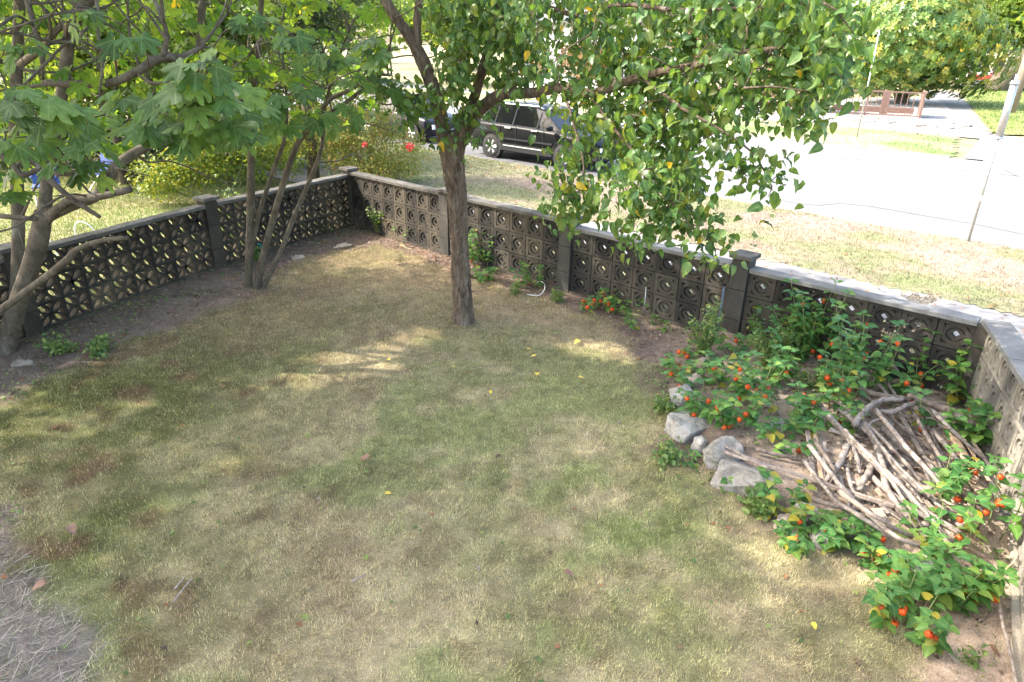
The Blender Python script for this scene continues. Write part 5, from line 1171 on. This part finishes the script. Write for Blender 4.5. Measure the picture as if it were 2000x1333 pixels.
cx = np.array([at(random.uniform(1570, 1920), random.uniform(760, 1050), .13) for _ in range(n)]); cx[:, 2] = [g1(p[0], p[1])+.012+.03*random.random() for p in cx]
cv, cf, cg = card(.15, .28); cc = np.array([[.20, .14, .10], [.34, .27, .21], [.13, .09, .065], [.42, .34, .27]])[rng.integers(0, 4, n)]
v, f, c = scatter(cv, cf, cx, frames(rdir(n)*np.array([1, 1, .3]), np.array([0, 0, 1.])+rdir(n)*.5, .075*(1+.5*rng.normal(size=n)).clip(.3, 2)), cc); part('bark_chips', v, f, M['litter'], None, False, c, kind='stuff')
for lab, pts in (('curved twig on the bare soil at the bottom right', [(1820, 1222), (1845, 1262), (1872, 1300)]), ('straight twig on the bare soil', [(1900, 1222), (1925, 1262), (1945, 1300)]), ('short forked twig near the nearest lantern plant', [(1815, 1250), (1850, 1232), (1885, 1205)]), ('pale twig crossing towards the wall foot', [(1895, 1275), (1920, 1255)]), ('bent twig by the wall foot', [(1912, 1212), (1935, 1200), (1942, 1188)])):
    S(lab, [(*p, -.10) for p in pts], .005, 'dead')
for lab, pts in (('white straw stick on the lawn at the lower left', [(338, 1176), (375, 1130)]), ('short white straw beside the longer one', [(342, 1150), (360, 1128)]), ('thin twig on the lawn below the centre', [(686, 1136), (714, 1122)])):
    S(lab, [(*p, -.065) for p in pts], .006, 'plank')
# ------------------------------------------------------------------ small things
b = MB(); a, e = gat(1226, 604), gat(1226, 604)+np.array([.03, .05, .70]); b.tube([a, e], [.013, .013], 10); o = b.build('pipe', M['white'], None, True); solo(o, 'white plastic pipe leaning against the dark wall', 'pipe')
b = MB(); a = gat(1257, 618); b.tube([a, a+np.array([0, .02, .42])], [.007, .007], 8); solo(b.build('thin_stake', M['galv'], None, True), 'thin grey stake at the wall right of the white pipe', 'stake')
b = MB(); a = gat(1400, 655); b.tube([a, a+np.array([.02, .05, .62])], [.014, .014], 8); solo(b.build('garden_stake', M['slate'], None, True), 'dark blue stake standing left of the third wall post', 'stake')
pts = [gat(x, y, .02+l) for x, y, l in ((1030, 578, 0), (1052, 580, .0), (1063, 572, .03), (1062, 562, .05), (1052, 556, .03), (1045, 558, .0))]; V, F = tube(*spline(pts, [.007]*6, 5), 7); solo(part('hose', V, F, M['white'], None, True), 'curl of white hose on the soil near the second wall post', 'hose')
pts = [Yp(596, 420, 11.9), Yp(600, 360, 12.), Yp(607, 350, 12.)]
def arch(lab, px, py):
    c = at(px, py); b = MB(); q = [(c[0]-.18, c[1], 0), (c[0]-.17, c[1]+.02, .32), (c[0]-.05, c[1]+.04, .42), (c[0]+.14, c[1]+.03, .30), (c[0]+.2, c[1], 0)]
    P, r = spline(q, [.012]*5, 5); V, F = tube(P, r, 7); solo(part('garden_hoop', V, F, M['white'], None, True), lab, 'hoop')
arch('white wire hoop behind the petal wall nearest the large fig', 92, 510); arch('second white hoop behind the petal wall further along', 172, 480)
# turquoise tray
p = gat(492, 497); t = thing('plant_tray', 'turquoise plastic tray standing on edge behind the slender fig', 'tray', p, .5)
for (c_, s_) in (((0, 0, .09), (.34, .02, .16)), ((0, -.03, .17), (.34, .06, .02)), ((.16, -.03, .09), (.02, .06, .16)), ((-.16, -.03, .09), (.02, .06, .16))): b = MB(); b.box(c_, s_); b.build('panel', M['teal'], t)
# blue garden chairs
def chair(lab, p, rz):
    t = thing('garden_chair', lab, 'chair', p, rz)
    b = MB(); b.box((0, 0, .42), (.5, .48, .03)); b.build('seat', M['blue'], t); b = MB(); b.box((0, .26, .68), (.5, .03, .5), 0, -.25); b.build('backrest', M['blue'], t)
    for x in (-.24, .24):
        for y0, y1 in ((-.22, .2), (.22, -.2)): MB().tube([(x, y0, 0), (x, y1, .42)], [.012, .012], 6).build('leg', M['galv'], t)
        b = MB(); b.box((x, 0, .62), (.05, .45, .03)); b.build('armrest', M['blue'], t)
chair('blue folding garden chair on the neighbour lawn left', at(100, 400), .5); chair('blue folding garden chair beside the other under the fig limb', at(205, 372), -.4); chair('blue folding chair behind the fork of the fig limb', at(255, 345), .9)
# fallen leaves
for px, py, s, m, lab in ((1131, 672, .075, 'yleaf', 'large yellow leaf near the light patch left of the lantern bed'), (1030, 690, .07, 'yleaf', 'yellow leaf upper left of the close pair on the lawn'), (1047, 702, .055, 'yleaf', 'yellow leaf lower right of the close pair on the lawn'), (1049, 741, .085, 'yleaf', 'bright yellow heart shaped leaf in the middle of the lawn'), (1128, 744, .06, 'yleaf', 'yellow leaf right of the heart shaped one'), (762, 711, .06, 'yleaf', 'yellow leaf at the edge of the large sunlit patch'), (753, 974, .05, 'yleaf', 'yellow leaf alone in the lower half of the lawn'), (963, 568, .06, 'yleaf', 'orange yellow leaf on the lawn near the wall'), (1057, 591, .06, 'yleaf', 'orange yellow leaf near the hose curl'), (937, 612, .06, 'yleaf', 'yellow leaf right beside the pear trunk'), (883, 723, .045, 'yleaf', 'small pale yellow leaf left of the close pair'), (957, 771, .04, 'yleaf', 'small yellow leaf below the close pair'), (1190, 612, .05, 'yleaf', 'yellow leaf on the soil under the round leaved plant'), (737, 662, .06, 'bleaf', 'tan curled leaf in the shaded lawn left of the trunk'), (723, 903, .09, 'bleaf', 'brown dead leaf in the middle left of the lawn'), (1583, 1226, .045, 'yleaf', 'pale yellow leaf at the lower right of the lawn'), (243, 580, .14, 'bleaf', 'rusty brown dead leaf under the petal wall'), (592, 588, .06, 'bleaf', 'orange brown leaf beside the slender fig'), (1280, 778, .05, 'yleaf', 'yellow leaf at the lawn edge near the rocks'), (140, 1035, .09, 'bleaf', 'dark red dead leaf at the left lawn edge'), (95, 1147, .08, 'bleaf', 'curled rusty leaf on the dry grass at the left edge'), (1100, 1125, .07, 'bleaf', 'torn brown leaf low on the lawn centre'), (1925, 1270, .07, 'bleaf', 'dark brown leaf on the soil near the pale wall')):
    V, F, G = ovate(5, .36, .25, random.uniform(.4, 1.2), wav=1); p = gat(px, py, .05); o = part('fallen_leaf', V*s*1.25, F, M[m], None, True); o.location = p; o.rotation_euler = (random.uniform(-.25, .25), random.uniform(-.25, .25), random.random()*6.28); solo(o, lab, 'leaf')

# ================================================================== GROUND COVER
def blades(name, P, z, h, wd, colf, m, lie=.8, owner=None):
    n = len(P); a = fbm(P[:, 0], P[:, 1], 4.5, 3, 51)*16+rng.normal(size=n)*.9; L = h*(.55+1.0*fbm(P[:, 0], P[:, 1], 9., 3, 52))*(1+.35*rng.normal(size=n)).clip(.4, 2); t = np.abs(rng.normal(size=n))*lie
    d = np.stack([np.cos(a)*np.sin(t), np.sin(a)*np.sin(t), np.cos(t)], 1); d[:, 2] = np.abs(d[:, 2]); s = np.stack([-np.sin(a), np.cos(a), 0*a], 1)*wd/2*(1+.3*rng.random((n, 1)))
    b0 = np.column_stack([P, z-.004]); V = np.stack([b0-s, b0+s, b0+d*L[:, None]], 1).reshape(-1, 3); F = np.arange(3*n).reshape(n, 3)
    c = colf(P)*(1+.28*rng.normal(size=(n, 1))).clip(.4, 1.9); g = rng.random(n) < .05; c[g] = c[g]*.5+np.array([.20, .17, .12])
    return part(name, V, F, m, owner, False, np.repeat(np.clip(c, .01, .8), 3, 0), kind='stuff')
lo = np.array([-6.8, .8]); hi_ = np.array([4.2, 13.2])
P = lo+(hi_-lo)*rng.random((2300000, 2)); q = proj(np.column_stack([P, 0*P[:, 0]])); P = P[(q[:, 0] > -60) & (q[:, 0] < 2060) & (q[:, 1] < 1400)]
mk = lawnmask(P); dens = np.clip(.20+.5*fbm(P[:, 0], P[:, 1], 3.1, 4, 21)+.9*(fbm(P[:, 0], P[:, 1], 13., 3, 24)-.3), 0, 1); P = P[rng.random(len(P)) < mk*dens*.95][:900000]
def lc(P):
    c = lawncol(P[:, 0], P[:, 1])*1.25; k = rng.random(len(P)); gr = k < .22; c[gr] = c[gr]*.45+C_grn*.65; dr = k > .78; c[dr] = c[dr]*.45+C_dry*.85
    return c
blades('lawn_grass', P, gz(P[:, 0], P[:, 1]), .027, .0040, lc, M['blade'], 1.05)
# sparse longer tufts and straw on the soil
P = lo+(hi_-lo)*rng.random((110000, 2)); P = P[inpoly(P, YARD)]; mk = lawnmask(P); lbk = (P[:, 0] < -1.6) & (P[:, 1] < 5.2); P = P[(mk < .4) & (rng.random(len(P)) < np.where(lbk, .9, .10+.5*(fbm(P[:, 0], P[:, 1], 1.5, 3, 30) > .56)))]
def sc_(P): k = rng.random((len(P), 1)); return np.where(k < .35, np.array([.12, .17, .05]), np.array([.36, .30, .21]))*np.ones((len(P), 3))
blades('dry_straw', P, gz(P[:, 0], P[:, 1])+.004, .055, .004, sc_, M['litter'], 1.5)
# longer pale straw on the bed at the lower left
P = np.array([-5., 1.5])+np.array([3.4, 4.4])*rng.random((9000, 2)); P = P[lawnmask(P) < .6]; q = proj(np.column_stack([P, 0*P[:, 0]])); P = P[(q[:, 0] > -60) & (q[:, 1] > 900)][:600]
n = len(P); a = rng.normal(.9, .7, n); L = .05+.16*rng.random(n)**2; d = np.stack([np.cos(a), np.sin(a), .12*rng.normal(size=n)], 1)*L[:, None]; s = np.stack([-np.sin(a), np.cos(a), 0*a], 1)*.0016; b0 = np.column_stack([P, gz(P[:, 0], P[:, 1])+.012]); V = np.stack([b0-s, b0+s, b0+d+s+np.array([0, 0, .006]), b0+d-s+np.array([0, 0, .006])], 1).reshape(-1, 3)
part('straw', V, np.arange(4*n).reshape(n, 4), M['litter'], None, False, np.repeat(np.array([.40, .36, .30])*(.5+.7*rng.random((n, 1))), 4, 0), kind='stuff')
# leaf litter
P = lo+(hi_+np.array([1.5, 1])-lo)*rng.random((150000, 2)); P = P[inpoly(P, YARD)]; mk = lawnmask(P); s_ = P[:, 0]*.743-P[:, 1]*.669; n_ = P[:, 0]*.669+P[:, 1]*.743
far = (n_ > 6.4)*.30+(P[:, 1] > 10)*.5+(P[:, 0] < -3.5)*.22+(P[:, 0] > 2)*.12; P = P[(rng.random(len(P)) < far*(mk < .5)*.45+.004*(mk > .5))][:16000]; n = len(P)
pos = np.column_stack([P, gz(P[:, 0], P[:, 1])+.008+.012*rng.random(n)]); V, F, G = card(.3, .33); cc = np.array([[.16, .105, .075], [.22, .16, .12], [.10, .065, .05], [.30, .24, .18], [.26, .12, .06]])[rng.integers(0, 5, n)]
v, f, c = scatter(V, F, pos, frames(rdir(n)*np.array([1, 1, .15]), np.array([0, 0, 1.])+rdir(n)*.35, .042*(1+.4*rng.normal(size=n)).clip(.4, 2)), cc); part('leaf_litter', v, f, M['litter'], None, False, c, kind='stuff')
# creeping green weeds on soil
P = lo+(hi_+np.array([1.5, 1])-lo)*rng.random((60000, 2)); P = P[inpoly(P, YARD)]; mk = lawnmask(P); f_ = fbm(P[:, 0], P[:, 1], 1.7, 4, 33); P = P[(rng.random(len(P)) < np.clip((f_-.55)*6, 0, 1)*(mk < .9)*.8+.012)][:9000]; n = len(P)
pos = np.column_stack([P, gz(P[:, 0], P[:, 1])+.012+.02*rng.random(n)]); base0 = np.zeros(3)
cv = thing('creeping_weeds', 'patchy low green weeds creeping over the soil beds', 'weeds'); cv['kind'] = 'stuff'
col.objects.unlink(cv); bpy.data.objects.remove(cv)
V, F, G = card(.2, .33); cc = np.stack([rng.random(n)[:, None]*np.ones((1, 5)), np.repeat(G[None], n, 0), np.zeros((n, 5))], 2)
v, f, c = scatter(V, F, pos, frames(rdir(n)*np.array([1, 1, .3]), np.array([0, 0, 1.])+rdir(n)*.4, .038*(1+.35*rng.normal(size=n)).clip(.4, 2)), cc); part('creeping_weeds', v, f, M['weed'], None, True, c, kind='stuff')
# clods
P = lo+(hi_-lo)*rng.random((30000, 2)); P = P[inpoly(P, YARD)]; mk = lawnmask(P); P = P[(mk < .3) & (rng.random(len(P)) < .25)][:3000]; n = len(P); pos = np.column_stack([P, gz(P[:, 0], P[:, 1])])
oc = np.array([(1, 0, 0), (0, 1, 0), (-1, 0, 0), (0, -1, 0), (0, 0, .8)], float); of = np.array([(0, 1, 4), (1, 2, 4), (2, 3, 4), (3, 0, 4)]); r_ = .012*(1+.6*rng.random(n)); an = rng.random(n)*6.28
Rm = np.zeros((n, 3, 3)); Rm[:, 0, 0] = np.cos(an)*r_; Rm[:, 0, 1] = -np.sin(an)*r_; Rm[:, 1, 0] = np.sin(an)*r_*1.2; Rm[:, 1, 1] = np.cos(an)*r_; Rm[:, 2, 2] = r_
v, f, c = scatter(oc, of, pos, Rm, C_soil*(.6+.9*rng.random((n, 1))) + np.clip((P[:, :1]-1.6)/2, 0, 1)*np.array([.16, .13, .09])); part('soil_clods', v, f, M['litter'], None, False, c, kind='stuff')
# verge, neighbour lawn, far strip
def area(poly, n, name, h, wd, cf, zf, m=M['blade']):
    a = np.array(poly); l, u_ = a.min(0), a.max(0); P = l+(u_-l)*rng.random((n, 2)); P = P[inpoly(P, poly)]; q = proj(np.column_stack([P, 0*P[:, 0]])); P = P[(q[:, 0] > -60) & (q[:, 0] < 2060) & (q[:, 1] > 0) & (q[:, 2] > 0)]
    return blades(name, P, zf(P), h, wd, cf, m, .8)
area([sn(-22, 11.5)[:2], sn(3, 11.5)[:2], sn(3, 15.6)[:2], sn(-22, 15.6)[:2]], 650000, 'verge_grass', .04, .009, lambda P: vergecol(P)*1.15, lambda P: vz(P[:, 0], P[:, 1]))
area([sn(-17, 8.1)[:2], sn(0, 8.1)[:2], sn(0, 9.4)[:2], sn(-17, 9.4)[:2]], 90000, 'wall_side_grass', .05, .009, lambda P: vergecol(P), lambda P: 0*P[:, 0])
nl = [(-18, 2), (-7.3, 5.0), (-6.3, 7.6), (-5.1, 10.7), (-3.6, 13.7), (-4.5, 17), (-9, 20), (-20, 20)]
area(nl, 330000, 'neighbour_grass', .06, .012, lambda P: np.array([.15, .22, .06])*(.7+.7*fbm(P[:, 0], P[:, 1], 1.2, 3, 40)[:, None])+np.array([.10, .05, .02])*fbm(P[:, 0], P[:, 1], .8, 3, 41)[:, None], lambda P: 0*P[:, 0]-.012)
area(FST, 70000, 'far_verge_grass', .07, .03, lambda P: fcol(P), lambda P: 0*P[:, 0]+.02)
area(GR, 60000, 'corner_grass_blades', .09, .05, lambda P: np.array([.17, .24, .07])*np.ones((len(P), 3)), lambda P: 0*P[:, 0]+.03)
# fallen leaves on the verge
n = 1500; ss = rng.uniform(-18, 1, n); nn = rng.uniform(9.4, 15.6, n); P = np.array([sn(a_, b_)[:2] for a_, b_ in zip(ss, nn)]); pos = np.column_stack([P, np.full(n, .05)]); V, F, G = card(.3, .33); cc = np.array([[.38, .16, .07], [.30, .18, .10], [.45, .25, .12], [.24, .13, .08]])[rng.integers(0, 4, n)]
v, f, c = scatter(V, F, pos, frames(rdir(n)*np.array([1, 1, .15]), np.array([0, 0, 1.])+rdir(n)*.3, .05*(1+.4*rng.normal(size=n)).clip(.4, 2)), cc); part('verge_leaf_litter', v, f, M['litter'], None, False, c, kind='stuff')
